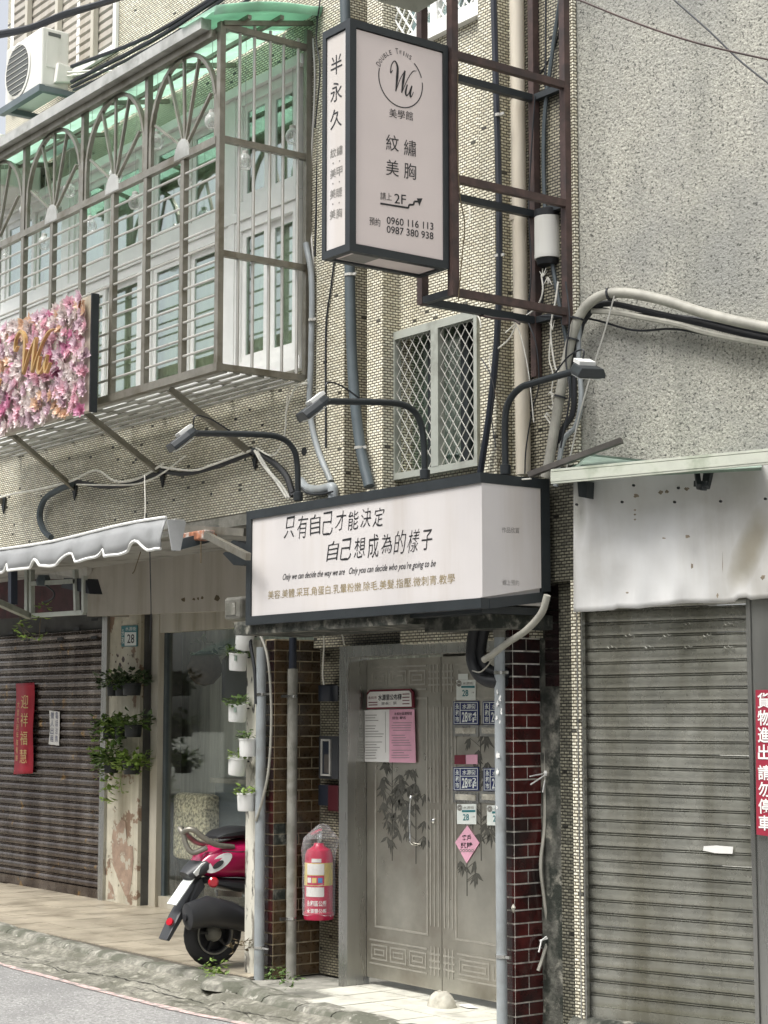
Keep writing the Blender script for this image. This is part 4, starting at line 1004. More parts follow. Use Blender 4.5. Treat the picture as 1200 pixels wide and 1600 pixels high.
# ================================================================ SIGNS
# blade sign
uS = -7.06*6.59/6.5; BS = P_s(uS); vfS = BS(547, 28).y; vbS = BS(700, 70).y
zS1 = BS(547, 28).z; zS0 = BS(550, 392).z; uS0 = FP(504, 48, vfS).x
bs = thing('blade_sign', 'projecting pink-white box sign with black frame high on the facade, two lettered faces', 'sign', (uS, (vfS+vbS)/2, zS0))
e = .022
MB().box((uS0+e,vfS+e,zS0+.012),(uS-e,vbS-e,zS1-e)).build('core', M['signpink'], bs)
MB().box((uS-e,vfS+.04,zS0+.045),(uS-.010,vbS-.03,zS1-.045)).build('wide_panel', M['signpink'], bs)
MB().box((uS0+.026,vfS+.010,zS0+.045),(uS-.03,vfS+e,zS1-.045)).build('narrow_panel', M['signpanel'], bs)
fb = MB(); t = .04
for (a, b) in ((vfS, vfS+t), (vbS-t*.8, vbS)):
    fb.box((uS-t,a,zS0),(uS,b,zS1))
    fb.box((uS0,a,zS0),(uS0+t*.75,b,zS1))
fb.box((uS-t,vfS+t,zS1-t),(uS,vbS-t*.8,zS1)).box((uS-t,vfS+t,zS0),(uS,vbS-t*.8,zS0+t)).box((uS0+t*.75,vfS,zS1-t),(uS-t,vfS+t,zS1)).box((uS0+t*.75,vfS,zS0),(uS-t,vfS+t,zS0+t))
fb.box((uS0,vfS+t,zS0),(uS0+t*.75,vbS-t*.8,zS0+t)).box((uS0+t*.75,vbS-t*.8,zS0),(uS-t,vbS,zS0+t)).box((uS0+t*.75,vbS-t*.8,zS1-t),(uS-t,vbS,zS1))
fb.build('frame', M['dark'], bs)
WP = P_s(uS-.010); NPn = P_f(vfS+.010)
cx_, cz_ = 626, 124
# logo
Cc = WP(626, 126); rad = (WP(626, 90)-WP(626, 162)).length/2
VX = Vector((0,1,0)); nx_ = Vector((1,0,0)); mb = MB()
def ringarc(a0, a1, r, wd=.006):
    P3 = [Cc+VX*(r*math.cos(math.radians(a)))+Z*(r*math.sin(math.radians(a))) for a in [a0+(a1-a0)*i/30 for i in range(31)]]
    ribbon(mb, P3, [wd]*31, .0015, nx_)
ringarc(165, 368, rad*1.15); ringarc(18, 52, rad*1.15)
script_W(mb, Cc+VX*.035+Z*.0, VX*.088, Z*.155+VX*.015, nx_, .0018, 0, .85)
mb.build('logo', M['ink'], bs)
mb = MB(); word = 'DOUBLE TWINS'
for i, ch in enumerate(word):
    if ch == ' ': continue
    a = math.radians(158-(i*8.4)); r_ = rad*1.13; vs_, fs_ = glyphs(ch, .0); hh = .030 if ch in 'DT' and i in (0, 7) else .024; ww = hh*.62*(.35 if ch == 'I' else 1)
    T_ = VX*math.sin(a)-Z*math.cos(a); N_ = VX*math.cos(a)+Z*math.sin(a); c = Cc+N_*r_
    mb.add([c+T_*((p-.5)*ww)+N_*(q_*hh)+nx_*.0015 for p, q_ in vs_], fs_)
mb.build('lettering', M['ink'], bs)
text('美學館', WP, (608,176), (645,182), 14, M['ink'], bs)
text('紋', WP, (603,222), (623,225), 25, M['ink'], bs); text('繡', WP, (631,230), (650,233), 25, M['ink'], bs)
text('美', WP, (603,261), (623,264), 25, M['ink'], bs); text('胸', WP, (631,266), (650,269), 25, M['ink'], bs)
text('請上', WP, (594,306), (612,308), 12, M['ink'], bs); text('2F', WP, (616,310), (634,312), 15, M['ink'], bs)
mb = MB(); P3 = [WP(594,318), WP(638,325), WP(639,320), WP(646,320), WP(647,315), WP(653,315)]
for p, q_ in zip(P3, P3[1:]): ribbon(mb, [p, q_], [.010,.010], .0015, nx_)
stamp(mb, WP, [(651,310),(660,310),(655,322)], .0016, nx_); mb.build('arrow', M['ink'], bs)
text('預約', WP, (577,345), (594,348), 13, M['ink'], bs)
text('0960 116 113', WP, (604,344), (677,354), 11.5, M['ink'], bs, bold=.008); text('0987 380 938', WP, (604,358), (677,369), 11.5, M['ink'], bs, bold=.008)
vtext('半永久', NPn, (526,80), (525,206), 18, M['ink'], bs, gap=.28)
vtext('紋·美·美·美', NPn, (521,231), (520,343), 9, M['ink_g'], bs, gap=.1)
vtext('繡 甲 睫 胸'.replace(' ', '·'), NPn, (531,227), (530,341), 9, M['ink_g'], bs, gap=.1)
# faint print under the box
mb = MB(); stamp(mb, lambda x, y: Vector((x, y, zS0+.011)), [(uS0+.04,vfS+.08),(uS-.05,vfS+.08),(uS-.05,vfS+.24),(uS0+.04,vfS+.24)], 0, Vector((0,0,-1)))
mb.build('bottom_print', M['ink_g'], bs)
# bracket tower holding it
bk = thing('sign_bracket', 'brown-painted steel angle frame holding the projecting box sign', 'bracket', (uS, 6.3, zS0-.3))
vA, vB = vbS+.03, 6.595; uB0 = uS-.262
zlow = BS(707,462).z
for (u, v, z0, z1) in ((uS,vA,zlow,9),(uB0,vA,zlow,9),(uS,vB,zlow-.05,9),(uB0,vB,zlow-.3,9)):
    MB().box((u-.022,v-.022,z0),(u+.022,v+.022,z1)).build('post', M['rust'], bk)
for z in (BS(713,87).z, BS(713,280).z, zlow+.02, 6.6):
    MB().box((uS-.016,vA+.0225,z-.02),(uS+.02,vB-.0225,z+.02)).build('rail', M['rust'], bk)
    MB().box((uB0-.02,vA+.0225,z-.02),(uB0+.016,vB-.0225,z+.02)).build('rail', M['dark'], bk)
    for vv in (vA, vB): MB().box((uB0+.0225,vv-.02,z-.018),(uS-.0225,vv+.02,z+.018)).build('rail', M['dark'], bk)
# canopy corner at the very top above the sign
tag(MB().prism([FP(560,-12,5.4), FP(650,-12,5.4), FP(698,-8,5.9), FP(652,20,5.7), FP(590,2,5.4)], (0,0,.05)).build('canopy_corner', M['aluframe']), 'pale corner of a canopy cut off by the top edge, above the box sign', 'canopy')

# big sign box
vE = 6.58; uG = FP(858,740,vE).x; GS = P_s(uG); vG = GS(750,740).y; GF = P_f(vG)
zG1 = GS(750,738).z; zG0 = GS(745,950).z; uG0 = GF(385,805).x
sg = thing('box_sign', 'wide white box sign with charcoal frame and handwritten slogan over the steel door', 'sign', ((uG0+uG)/2, vG, zG0))
MB().box((uG0+.02,vG+.02,zG0+.03),(uG-.02,vE-.01,zG1-.03)).build('core', M['signpanel'], sg)
MB().box((uG0+.05,vG+.012,zG0+.055),(uG-.0205,vG+.02,zG1-.055)).build('front_panel', M['signpanel'], sg)
MB().prism([(uG-.02,vG+.0118,zG0+.058),(uG-.02,vE-.065,zG0+.125),(uG-.02,vE-.065,zG1-.055),(uG-.02,vG+.0118,zG1-.055)], (.0195,0,0)).build('end_panel', M['signpanel'], sg)
fb = MB(); t = .055
fb.box((uG0,vG,zG1-t),(uG+.003,vE,zG1)).box((uG0,vG,zG0),(uG0+t,vE,zG1-t)).box((uG0+t,vG,zG0),(uG,vG+.06,zG0+t))
fb.box((uG-t,vE-.06,zG0+.06),(uG+.003,vE,zG1-t))
fb.build('frame', M['dark'], sg)
MB().prism([(uG-.05,vG+.06,zG0),(uG-.05,vE,zG0+.055),(uG-.05,vE,zG0+.11),(uG-.05,vG+.06,zG0+.055)], (.053,0,0)).build('bottom_rail', M['dark'], sg)
MB().box((uG0+.05,vG+.061,zG0-.02),(uG-.06,vE,zG0+.02)).build('bottom_board', M['dark'], sg)
FPp = P_f(vG+.012); EP = P_s(uG-.002)
def handline(s, p0, p1, h, m=M['ink']):
    n = len(s); rr = random.Random(len(s)+int(p0[0]))
    for i, ch in enumerate(s):
        t0, t1 = i/n, (i+.80)/n; xa = p0[0]+(p1[0]-p0[0])*t0; xb = p0[0]+(p1[0]-p0[0])*t1
        ya = p0[1]+(p1[1]-p0[1])*t0; yb = p0[1]+(p1[1]-p0[1])*t1; dy = rr.uniform(-1.2,1.2); hh = h*rr.uniform(.88,1.08)
        text(ch, FPp, (xa, ya+dy), (xb, yb+dy-.8), hh, m, sg, shear=rr.uniform(.02,.26), bold=rr.choice((-.008,-.003)), wob=.0022)
handline('只有自己才能決定', (445,826), (604,806), 33)
handline('自己想成為的樣子', (512,861), (680,841), 34)
text("Only we can decide the way we are   Only you can decide who you're going to be", FPp, (442,903), (681,881), 13, M['ink'], sg, bold=.006, shear=.4, wob=.0)
text('美容.美體.采耳.角蛋白.乳暈粉嫩.除毛.美髮.指壓.微刺青.教學', FPp, (419,930), (711,903.5), 13.5, M['ink_gold'], sg)
text('作品欣賞', EP, (784,828), (811,829), 9, M['ink_g'], sg); text('線上預約', EP, (785,910), (811,911), 9, M['ink_g'], sg)
# three goose-neck lamps
def head(c, d, up_, parent, L_=.19, wd=.15):
    c = Vector(c); d = Vector(d).normalized(); s_ = d.cross(up_).normalized(); u_ = s_.cross(d)
    h = MB(); rings = []
    for t, k in ((0,.45),(.12,.8),(.35,1),(1,1)):
        p = c+d*L_*t; r = wd/2*k; th = .036*(.6+.4*k)
        rings.append([p+s_*r+u_*th*.1, p+s_*r*.8+u_*th, p-s_*r*.8+u_*th, p-s_*r+u_*th*.2, p-s_*r-u_*th*.4, p+s_*r-u_*th*.4])
    hd = h.loft(rings).build('lamp_head', M['dark'], parent, bevel=.004)
    MB().obox(c+d*L_*.6-u_*.0225, d*L_*.32, s_*wd*.42, u_*.002).build('lamp_glass', M['lens_w'], hd)
    MB().obox(c+d*L_*.30+u_*.046, d*L_*.26, s_*wd*.30, u_*.010).build('driver_box', M['pot_w'], hd)
def lampset(pts, pl, hd_dir, label, base):
    P3 = [pl(*p) for p in pts]; t = thing('sign_lamp', label, 'lamp', P3[0], 'goose-neck lamps over the big box sign')
    MB().tube(smooth_pts(P3, 6), .019, 10).build('arm', M['dark'], t, smooth=True)
    MB().lathe([(.03,0),(.03,.05),(.02,.055)], P3[0]+Z*-.0, 12).build('base_sleeve', M['dark'], t, smooth=True)
    head(P3[-1]+Vector(hd_dir)*-.02, hd_dir, Z, t)
    Q = [P3[-1]+Vector((0,0,.02)), P3[-1]+Vector((.02,0,.10)), P3[-1]*.75+P3[-2]*.25+Vector((0,0,.09)), P3[-1]*.45+P3[-2]*.55+Vector((0,0,.02))]
    MB().tube(smooth_pts(Q, 5), .005, 5).build('lead', M['cable'], t, smooth=True)
    return t
u1_ = FP(466,777,vG+.1).x; u2_ = FP(664,745,vG+.2).x
lampset([(466,782),(464,722),(456,698),(438,684),(405,679),(302,677)], P_s(u1_), (-.2,-.75,-.62), 'leftmost goose-neck lamp on the big sign, arm reaching left', 0)
lampset([(664,748),(662,690),(655,655),(638,636),(605,629),(508,627)], P_s(u2_), (-.2,-.75,-.62), 'middle goose-neck lamp on the big sign, in front of the grille window', 0)
v3_ = vG+.3
lampset([(790,741),(789,665),(794,630),(812,607),(835,598),(908,577)], P_f(v3_), (.86,-.35,-.36), 'right goose-neck lamp on the big sign, arm bending right toward the grey wall', 0)

# ================================================================ NEIGHBOUR BUILDING (right)
nb_ = thing('neighbour_building', 'grey rough-rendered building on the right with a closed steel shutter', 'building', R0-Z*R0.z)
def rbox(mb, x0, x1, z0, z1, o0, o1, yref=1100):      # x in photo columns, o = distance in front of wall
    a = RP(x0, yref, o0); b = RP(x1, yref, o0) if isinstance(x1, (int, float)) else x1
    a = Vector((a.x,a.y,z0)); b = Vector((b.x,b.y,z0)); dn = RN*(o1-o0)
    mb.prism([a, b, b+Z*(z1-z0), a+Z*(z1-z0)], dn if True else dn); return mb
zsh = 2.26
rb_ = MB(); a = Vector((R0.x,R0.y,2.3)); b = a+RD*9
rb_.prism([a, b, b+Z*7.5, a+Z*7.5], RN*-.3); rb_.build('rendered_wall', M['stucco'], nb_)
# red paint line where the two buildings meet
MB().tube([Vector((R0.x-.012,R0.y-.012,3.05)), Vector((R0.x-.012,R0.y-.012,4.2)), Vector((R0.x-.012,R0.y-.012,9))], .008, 5).build('joint_line', M['rust'], nb_)
rs_ = MB(); rbox(rs_, 906, 915.5, 0, 2.5, 0.0, .03); rs_.build('guide_rail', M['rust'] if False else M['steel_fr'], nb_)
ZS = RP(925,1590,0).z
pa = RP(915, 1200, -.03); pb = RP(1179, 1200, -.03); ln = (Vector((pb.x,pb.y,0))-Vector((pa.x,pa.y,0))).length
shr = MB(); a = Vector((pa.x,pa.y,2.3)); shr.prism([a, a+RD*ln, a+RD*ln+Z*.3, a+Z*.3], RN*-.2); sho = shr.build('roller_shutter', M['void'], nb_)
slats(sho, (pa.x,pa.y,0), RD, RN, ln, .055+ZS, 2.42, .0697, M['slat'], [(-.010,0),(.005,.03),(.009,.22),(.0095,.5),(.007,.78),(-.010,.80),(-.010,.85),(.006,.865),(.0065,.915),(-.010,.93),(-.010,1.0)])
mb = MB(); a = Vector((pa.x,pa.y,ZS)); mb.prism([a+RN*.012, a+RD*ln+RN*.012, a+RD*ln+RN*.012+Z*.055, a+RN*.012+Z*.055], RN*-.03); mb.build('bottom_rail', M['slat'], sho)
rm = MB()      # embossed marks on the top slats: raised, no print
for row, xs in ((975,(955,1014,1076,1138)), (993,(983,1043,1105)), (1011,(955,1014,1076,1138))):
    for x in xs:
        p = [RP(x-9+q*3, row-(0,5,2,7,4,6,1)[q]*.9+4, -.010) for q in range(7)]
        rm.tube(p, .0020, 4)
rm.build('embossed_mark', M['slat'], sho, stuff=True)
mb = MB(); p = [RP(1100,1322,-.012),RP(1120,1321,-.012),RP(1146,1323,-.012),RP(1145,1334,-.012),RP(1118,1333,-.012),RP(1099,1329,-.012)]; mb.add([q+RN*.003 for q in p], [tuple(range(6))]); mb.build('paint_patch', M['paper'], sho)
ps = MB(); rbox(ps, 1180, 1186, 0, 2.5, 0, .05, 1300); rbox(ps, 1186.5, 1230, 0, 2.5, .0, .035, 1300); ps.build('steel_post', M['steel_fr'], nb_)
rp_ = MB(); q0 = R0-Z*R0.z-RD*.05; q1 = q0+RD*3; rp_.prism([q0-RN*.3+Z*ZS, q0+RN*.02+Z*ZS, q0+RN*.22-Z*.02, q0-RN*.3-Z*.1], RD*3.4)
rp_.build('sill_ramp', M['moss'], nb_)
# dented white fascia sheet
mb = MB(); nx, nz = 60, 26
for i in range(nx+1):
    for j in range(nz+1):
        x = 896+(1300-896)*i/nx; t = j/nz
        yb = 957-(x-896)*.06-4*abs(math.sin((x-896)/41+.6))*(1 if x > 960 else .1)-(5 if 1150 < x < 1170 else 0); yt = 738-(x-896)*.07
        y = yt+(yb-yt)*t
        off = .10+.025*noise.noise(Vector((x*.012, t*1.6, 0)))+.02*noise.noise(Vector((x*.03, t*3, 5)))*t+(.03 if t < .3 else 0)*(1-t/.3)+.008*max(0, t-.85)/.15*math.sin(x*.11)
        mb.v.append(RP(x, y, off))
for i in range(nx):
    for j in range(nz): q = i*(nz+1)+j; mb.f.append((q, q+1, q+nz+2, q+nz+1))
def add_stain(m_, c, ax, la, lb, col):
    t = m_.node_tree; N = t.nodes; L = t.links; p = N['Principled BSDF']; src = p.inputs['Base Color'].links[0].from_socket
    g = N.new('ShaderNodeNewGeometry'); s0 = N.new('ShaderNodeVectorMath'); s0.operation = 'SUBTRACT'; L.new(g.outputs['Position'], s0.inputs[0]); s0.inputs[1].default_value = c
    nz_ = N.new('ShaderNodeTexNoise'); nz_.inputs['Scale'].default_value = 9; nz_.inputs['Detail'].default_value = 5; L.new(g.outputs['Position'], nz_.inputs['Vector'])
    bx = RN.cross(ax).normalized(); ds_ = []
    for a, l in ((ax, la), (bx, lb)):
        d = N.new('ShaderNodeVectorMath'); d.operation = 'DOT_PRODUCT'; L.new(s0.outputs[0], d.inputs[0]); d.inputs[1].default_value = a/l
        q = N.new('ShaderNodeMath'); q.operation = 'POWER'; ab_ = N.new('ShaderNodeMath'); ab_.operation = 'ABSOLUTE'; L.new(d.outputs['Value'], ab_.inputs[0]); L.new(ab_.outputs[0], q.inputs[0]); q.inputs[1].default_value = 2; ds_.append(q)
    ad = N.new('ShaderNodeMath'); L.new(ds_[0].outputs[0], ad.inputs[0]); L.new(ds_[1].outputs[0], ad.inputs[1])
    ad2 = N.new('ShaderNodeMath'); L.new(ad.outputs[0], ad2.inputs[0]); L.new(nz_.outputs['Fac'], ad2.inputs[1])
    r = N.new('ShaderNodeMapRange'); r.inputs['From Min'].default_value = 1.7; r.inputs['From Max'].default_value = .55; r.inputs['To Max'].default_value = .8; L.new(ad2.outputs[0], r.inputs['Value'])
    x = N.new('ShaderNodeMix'); x.data_type = 'RGBA'; L.new(r.outputs[0], x.inputs[0]); L.new(src, x.inputs[6]); x.inputs[7].default_value = (*col, 1); L.new(x.outputs[2], p.inputs['Base Color'])
add_stain(M['panelwhite'], RP(1172,855,.1), (RD*.45+Z*.89).normalized(), .24, .075, (.30, .27, .20))
add_stain(M['panelwhite'], RP(905,780,.1), Z.copy(), .25, .05, (.25, .25, .22))
fo = mb.build('fascia_sheet', M['panelwhite'], nb_, smooth=True); s_ = fo.modifiers.new('solid', 'SOLIDIFY'); s_.thickness = .012; s_.offset = -1
mb = MB()
for x, y in ((899,788),(970,784),(1052,784),(1124,783),(1194,779),(988,758),(1058,762)):
    p = RP(x, y, .155); mb.lathe([(.007,0),(.007,.012)], p-RN*.02, 8, RN)
mb.build('screw_hole', M['black'], fo, stuff=True)
mb = MB()
for x, y, w2, h2 in ((994,775,6,4),(1032,769,5,4),(1042,768,4,4),(1073,764,5,4),(992,797,2.5,2),(992,804,2.5,2),(992,812,2.5,2),(1074,838,5,4),(1037,841,4,2),(1081,884,3,7),(980,926,3,2),(1121,931,2,5),(1129,880,.6,22),(1192,902,5,7)):
    stamp(mb, P_r(.15), [(x+math.cos(a)*w2*R.uniform(.35,1.0), y+math.sin(a)*h2*R.uniform(.35,1.0)) for a in [i*.57 for i in range(11)]], .0, RN)
mb.build('paint_scar', mat('scar_brown', (.22,.18,.13), .8, var=.4, scale=60), fo, stuff=True)
# rail and green tin above
rl = MB(); A_ = RP(864,746,.33); B_ = RP(1230,712,.33)
rl.bar(A_, B_, .05, .05); rl.bar(A_+Vector((0,0,.035))+RN*.012, B_+Vector((0,0,.035))+RN*.012, .02, .012); rl.bar(A_+Vector((0,0,-.03))+RN*.012, B_+Vector((0,0,-.03))+RN*.012, .02, .012)
tag(rl.build('awning_rail', M['railgreen']), 'faded mint-white metal awning rail running right above the white sheet', 'rail')
gt = MB(); gt.prism([RP(888,737,.02), RP(918,712,.02), RP(1070,729,.02), RP(1190,722,.02), RP(1190,735,.3), RP(985,745,.3), RP(888,752,.30)], (0,0,.012))
tag(gt.build('tin_cover', M['greensheet']), 'green tin strip lying behind the mint rail against the grey wall', 'tin sheet')
db = tag(MB().bar(RP(826,742,.25), RP(972,688,.1), .05, .028).build('loose_rail', M['greybrown']), 'loose dark metal rail slanting up across the wall corner', 'rail')
bt = MB(); 
for x0, y0, x1, y1 in ((1089,738,1092,760),(1104,738,1101,762),(1092,760,1101,762),(1087,756,1106,756),(1110,736,1104,762)): bt.bar(RP(x0,y0,.2), RP(x1,y1,.25), .025, .03)
tag(bt.build('metal_bracket', M['dark']), 'black empty metal bracket hanging under the mint rail', 'bracket')
tag(MB().prism([RP(902,752,.2),RP(918,752,.2),RP(916,778,.2),RP(904,776,.2)], RN*-.1).build('mount_block', M['dark']), 'dark mounting block at the left end of the mint rail', 'bracket')
# red vertical notice
rsn = thing('warning_sign', 'carmine vertical sign with white characters on the steel post, cut by the right edge', 'sign', RP(1192,1190,.06))
mb = MB(); mb.prism([RP(1180.5,1078,.055),RP(1240,1078,.055),RP(1240,1312,.055),RP(1182,1304,.055)], RN*-.004); mb.build('board', M['signred'], rsn)
vtext('貨物進出', P_r(.056), (1193,1081), (1194,1189), 19, M['piping'], rsn, bold=.02, gap=.1)
vtext('請勿停車', P_r(.056), (1194,1194), (1195,1299), 19, M['piping'], rsn, bold=.02, gap=.1)

# ================================================================ PIPES, CABLES
def pipe(name, pl, pts, r, m, label, cat='pipe', clamps=(), n=12, cm=None):
    P3 = [pl(*p) for p in pts] if pl else [Vector(p) for p in pts]
    t = thing(name, label, cat, P3[-1]); MB().tube(smooth_pts(P3, 5) if len(P3) > 2 else P3, r, n).build('pipe_run', m, t, smooth=True)
    for (x, y) in clamps:
        c = pl(x, y); MB().lathe([(r*1.02,-.009),(r*1.12,-.009),(r*1.12,.009),(r*1.02,.009)], c, 14).build('clamp', cm or M['chrome'], t, smooth=True)
        MB().box((c.x+r,c.y-.006,c.z-.008),(c.x+r+.05,c.y+.006,c.z+.008)).build('clamp', cm or M['chrome'], t)
    return t
vp_ = VW-.055
uu = U(405, vp_, 1500)
pipe('downpipe', None, [(uu,vp_,FP(398,1012,vp_).z),(uu,vp_,-.04)], .034, M['pvc'], 'smooth light grey pipe in front of the flaking white pillar', clamps=(), n=16)
o = bpy.data.objects['downpipe']
for y in (1085, 1480):
    c = Vector((uu,vp_,FP(405,y,vp_).z)); MB().lathe([(.0345,-.009),(.038,-.009),(.038,.009),(.0345,.009)], c, 14).build('clamp', M['chrome'], o, smooth=True); MB().box((c.x+.036,c.y-.012,c.z-.006),(c.x+.12,c.y-.004,c.z+.006)).build('clamp', M['chrome'], o)
# second pipe, beside the brown side face
u2p = ucb+.055; c2 = SP(456, 1300, u2p)
z2t = SP(457,1045,u2p).z
t2 = pipe('downpipe', None, [(u2p,c2.y,z2t),(u2p,c2.y,-.05)], .034, M['pvc_dirty'], 'dusty grey pipe standing against the brown tiled side of the pillar', n=16)
MB().tube([(u2p,c2.y,z2t-.05),(u2p,c2.y,2.2)], .026, 12).build('pipe_run', M['navyplastic'], t2, smooth=True)
for y in (1088, 1435):
    c = Vector((u2p,c2.y,SP(455,y,u2p).z)); MB().lathe([(.0345,-.008),(.038,-.008),(.038,.008),(.0345,.008)], c, 14).build('clamp', M['chrome'], t2, smooth=True); MB().box((c.x-.01,c.y-.085,c.z-.01),(c.x+.004,c.y-.03,c.z+.01)).build('clamp', M['chrome'], t2)
# third pipe, in front of door and red pillar
vp3 = VW-.06; u3p = U(782.5, vp3, 1300)
t3 = pipe('downpipe', None, [(u3p,vp3,FP(783,990,vp3).z),(u3p,vp3,-.06)], .030, M['pvc'], 'straight grey pipe running down between steel door and red tiled pillar', n=16)
zt3 = FP(783,990,vp3).z
MB().tube(smooth_pts([(u3p,vp3,zt3-.02),(u3p+.004,vp3,zt3+.03),(u3p+.05,vp3,zt3+.055),(u3p+.095,vp3+.01,zt3+.09),(u3p+.10,vp3+.02,zt3+.19)], 5), .034, 14).build('elbow', M['pvc_dirty'], t3, smooth=True)
for y in (1051, 1494):
    c = Vector((u3p,vp3,FP(783,y,vp3).z)); MB().lathe([(.0305,-.009),(.035,-.009),(.035,.009),(.0305,.009)], c, 14).build('clamp', M['chrome'], t3, smooth=True); MB().box((c.x+.03,c.y-.01,c.z-.008),(c.x+.07,c.y+.004,c.z+.008)).build('clamp', M['chrome'], t3)
sc = MB()
for x, y, s in ((777,1082,2),(781,1092,3),(777,1100,3),(783,1112,2.5),(776,1122,2.5),(781,1128,2),(778,1180,4),(777,1206,3),(776,1262,2)):
    q = [(x+math.cos(a)*s*R.uniform(.2,1.0), y+math.sin(a)*s*2.2*R.uniform(.3,1.1)) for a in [i*.57 for i in range(11)]]
    stamp(sc, P_f(vp3-.0305), q, 0, Vector((0,-1,0)))
sc.build('paint_scar', M['piping'], t3, stuff=True)
# cream pipe from the roof
vcp = v_r2-.05
tcp = pipe('drainpipe', P_f(vcp), [(807,-30),(811,300),(818,742)], .043, M['cream'], 'cream drainpipe coming down behind the sign bracket', n=18)
for y in (150, 340):
    c = FP(809, y, vcp); MB().lathe([(.044,-.02),(.048,-.02),(.048,.02),(.044,.02)], c, 16).build('pipe_collar', M['cream'], tcp, smooth=True)
# slate conduits
cable('conduit', P_f(VW-.06), [(538,-20),(540,40),(545,330),(550,560),(562,690),(577,760)], .034, M['bluecable'], 'thick slate-blue conduit curving down between the two tiled pilasters', 'conduit', n=12)
cable('conduit', P_f(VW-.05), [(771,-20),(774,100),(780,330),(778,500),(768,620),(750,742)], .019, M['navyplastic'], 'slim navy conduit crossing the wall right of the grille window', 'conduit', n=8)
cable('conduit', P_f(VW-.04), [(478,380),(487,440),(486,560),(484,640),(496,700),(517,752)], .020, M['pvc'], 'light grey conduit beside the cage running down to the big sign', 'conduit', n=10)
cable('conduit', P_f(VW-.06), [(468,752),(480,764),(500,766),(516,762),(520,764),(521,780)], .034, M['pvc'], 'short bent grey conduit lying on top of the big sign', 'conduit', n=12)
cable('cable', P_f(VW-.03), [(524,395),(517,450),(509,520),(509,700)], .006, M['cable'], 'thin black wire down the bright pilaster left of the slate conduit')
# big hose bundle arching over the grey wall
cable('hose', P_r(.12), [(852,746),(857,725),(868,660),(880,590),(893,530),(910,486),(940,462),(980,458),(1040,470),(1110,492),(1200,512),(1280,525)], .028, M['greyhose'], 'thick grey hose arching from the wall corner across the grey render', 'hose', n=12)
cable('cable', P_r(.07), [(905,512),(925,485),(950,474),(1010,486),(1080,502),(1200,530),(1280,540)], .017, M['cable'], 'black cable just under the thick grey hose on the render')
cable('hose', P_r(.09), [(925,486),(960,488),(1010,497),(1060,507),(1110,521),(1200,538),(1280,548)], .015, M['greyhose'], 'thinner grey hose below the black cable on the render', 'hose')
cable('cable', P_r(.05), [(930,481),(990,492),(1080,497),(1200,522),(1280,535)], .012, M['cable'], 'second black cable crossing between the grey hoses')
cable('cable', P_r(.05), [(845,494),(920,498),(990,516),(1050,514),(1100,522),(1200,540),(1280,546)], .006, M['cable'], 'thin sagging black wire lowest on the grey render')
cable('hose', P_r(.10), [(905,498),(904,560),(908,620),(900,665),(880,690),(868,760)], .014, M['pvc'], 'grey tube behind the right lamp falling to the wall corner', 'hose')
cable('cable', P_r(.08), [(912,495),(898,560),(896,640),(880,670),(850,735)], .016, M['cable'], 'black cable tucked behind the thick grey hose at the wall corner')
cable('cable', P_r(.14), [(960,462),(944,520),(925,580),(905,650),(893,705),(884,735)], .0042, M['mesh'], 'taut pale wire hanging from the hose arch past the right lamp')
for i, (x, y) in enumerate(((903,498),(895,530),(876,620),(952,460))):
    p = RP(x, y, .12); d = Vector((.3,.15,1)).normalized() if i < 3 else Vector((1,.3,.1)).normalized()
    tag(MB().lathe([(.034,-.005),(.037,-.005),(.037,.005),(.034,.005)], p, 12, d).build('cable_tie', M['cable']), ['black tie on the grey hose just below its bend','black tie on the steep part of the grey hose','black tie on the grey hose behind the right lamp','tie at the top of the grey hose arch'][i], 'cable tie')
# overhead lines
cable('overhead_cable', P_f(3.9), [(-60,62),(0,52),(50,42),(100,22),(150,8),(200,-8)], .016, M['cable'], 'thick twisted black overhead cable crossing the top left corner', 'cable')
cable('overhead_cable', P_f(3.9), [(-60,66),(0,57),(48,46),(98,27),(150,10),(205,-12)], .010, M['cable'], 'thinner black cable twisted along the thick one at top left', 'cable')
for i, (a, b, c, r, lb_) in enumerate((((112,104),(230,58),(345,-10),.012,'uppermost'),((112,128),(240,62),(352,-10),.013,'second'),((112,136),(250,66),(362,-10),.010,'third'),((115,141),(262,74),(420,-20),.009,'lowest'))):
    cable('overhead_cable', P_f(5.95), [a, b, c], r*1.25, M['cable'], lb_+' black cable of the bundle rising from the air conditioner', 'cable')
cable('overhead_cable', P_r(1.2), [(900,-2),(1000,38),(1100,70),(1260,106)], .005, M['rust'], 'thin reddish overhead wire crossing the grey wall at the top right', 'cable')
cable('overhead_cable', P_r(1.0), [(1040,-12),(1110,50),(1160,98),(1240,160)], .005, M['cable'], 'thin black overhead wire falling to the right edge', 'cable')
# wires on the bracket and corner
uw = uS+.03
cable('cable', P_f(6.6), [(878,-20),(862,90),(850,200),(852,330),(866,430),(886,540),(897,640)], .012, M['bluecable'], 'grey-blue cable hanging in front of the white transformer can')
cable('cable', P_f(6.62), [(853,-20),(852,180),(850,330),(850,440),(836,560),(815,740)], .006, M['cable'], 'thin dark wire left of the grey-blue cable, down to the sign')
cable('cable', P_f(6.62), [(882,-5),(868,70),(842,120)], .004, M['cable'], 'thin black wire looping from the top into the sign bracket')
cable('wire', P_f(6.55), [(846,430),(848,455),(838,480),(810,502),(790,520)], .0045, M['wirewhite'], 'white wire curving left from the transformer can', 'wire')
cable('wire', P_f(6.55), [(872,440),(868,470),(862,500),(861,530),(868,575),(878,583)], .005, M['wirewhite'], 'white wire hanging from the bracket beside the can', 'wire')
cable('wire', P_f(6.55), [(861,520),(858,560),(864,585),(862,615),(866,640)], .0035, M['wirewhite'], 'short white wire dangling through the right lamp arm', 'wire')
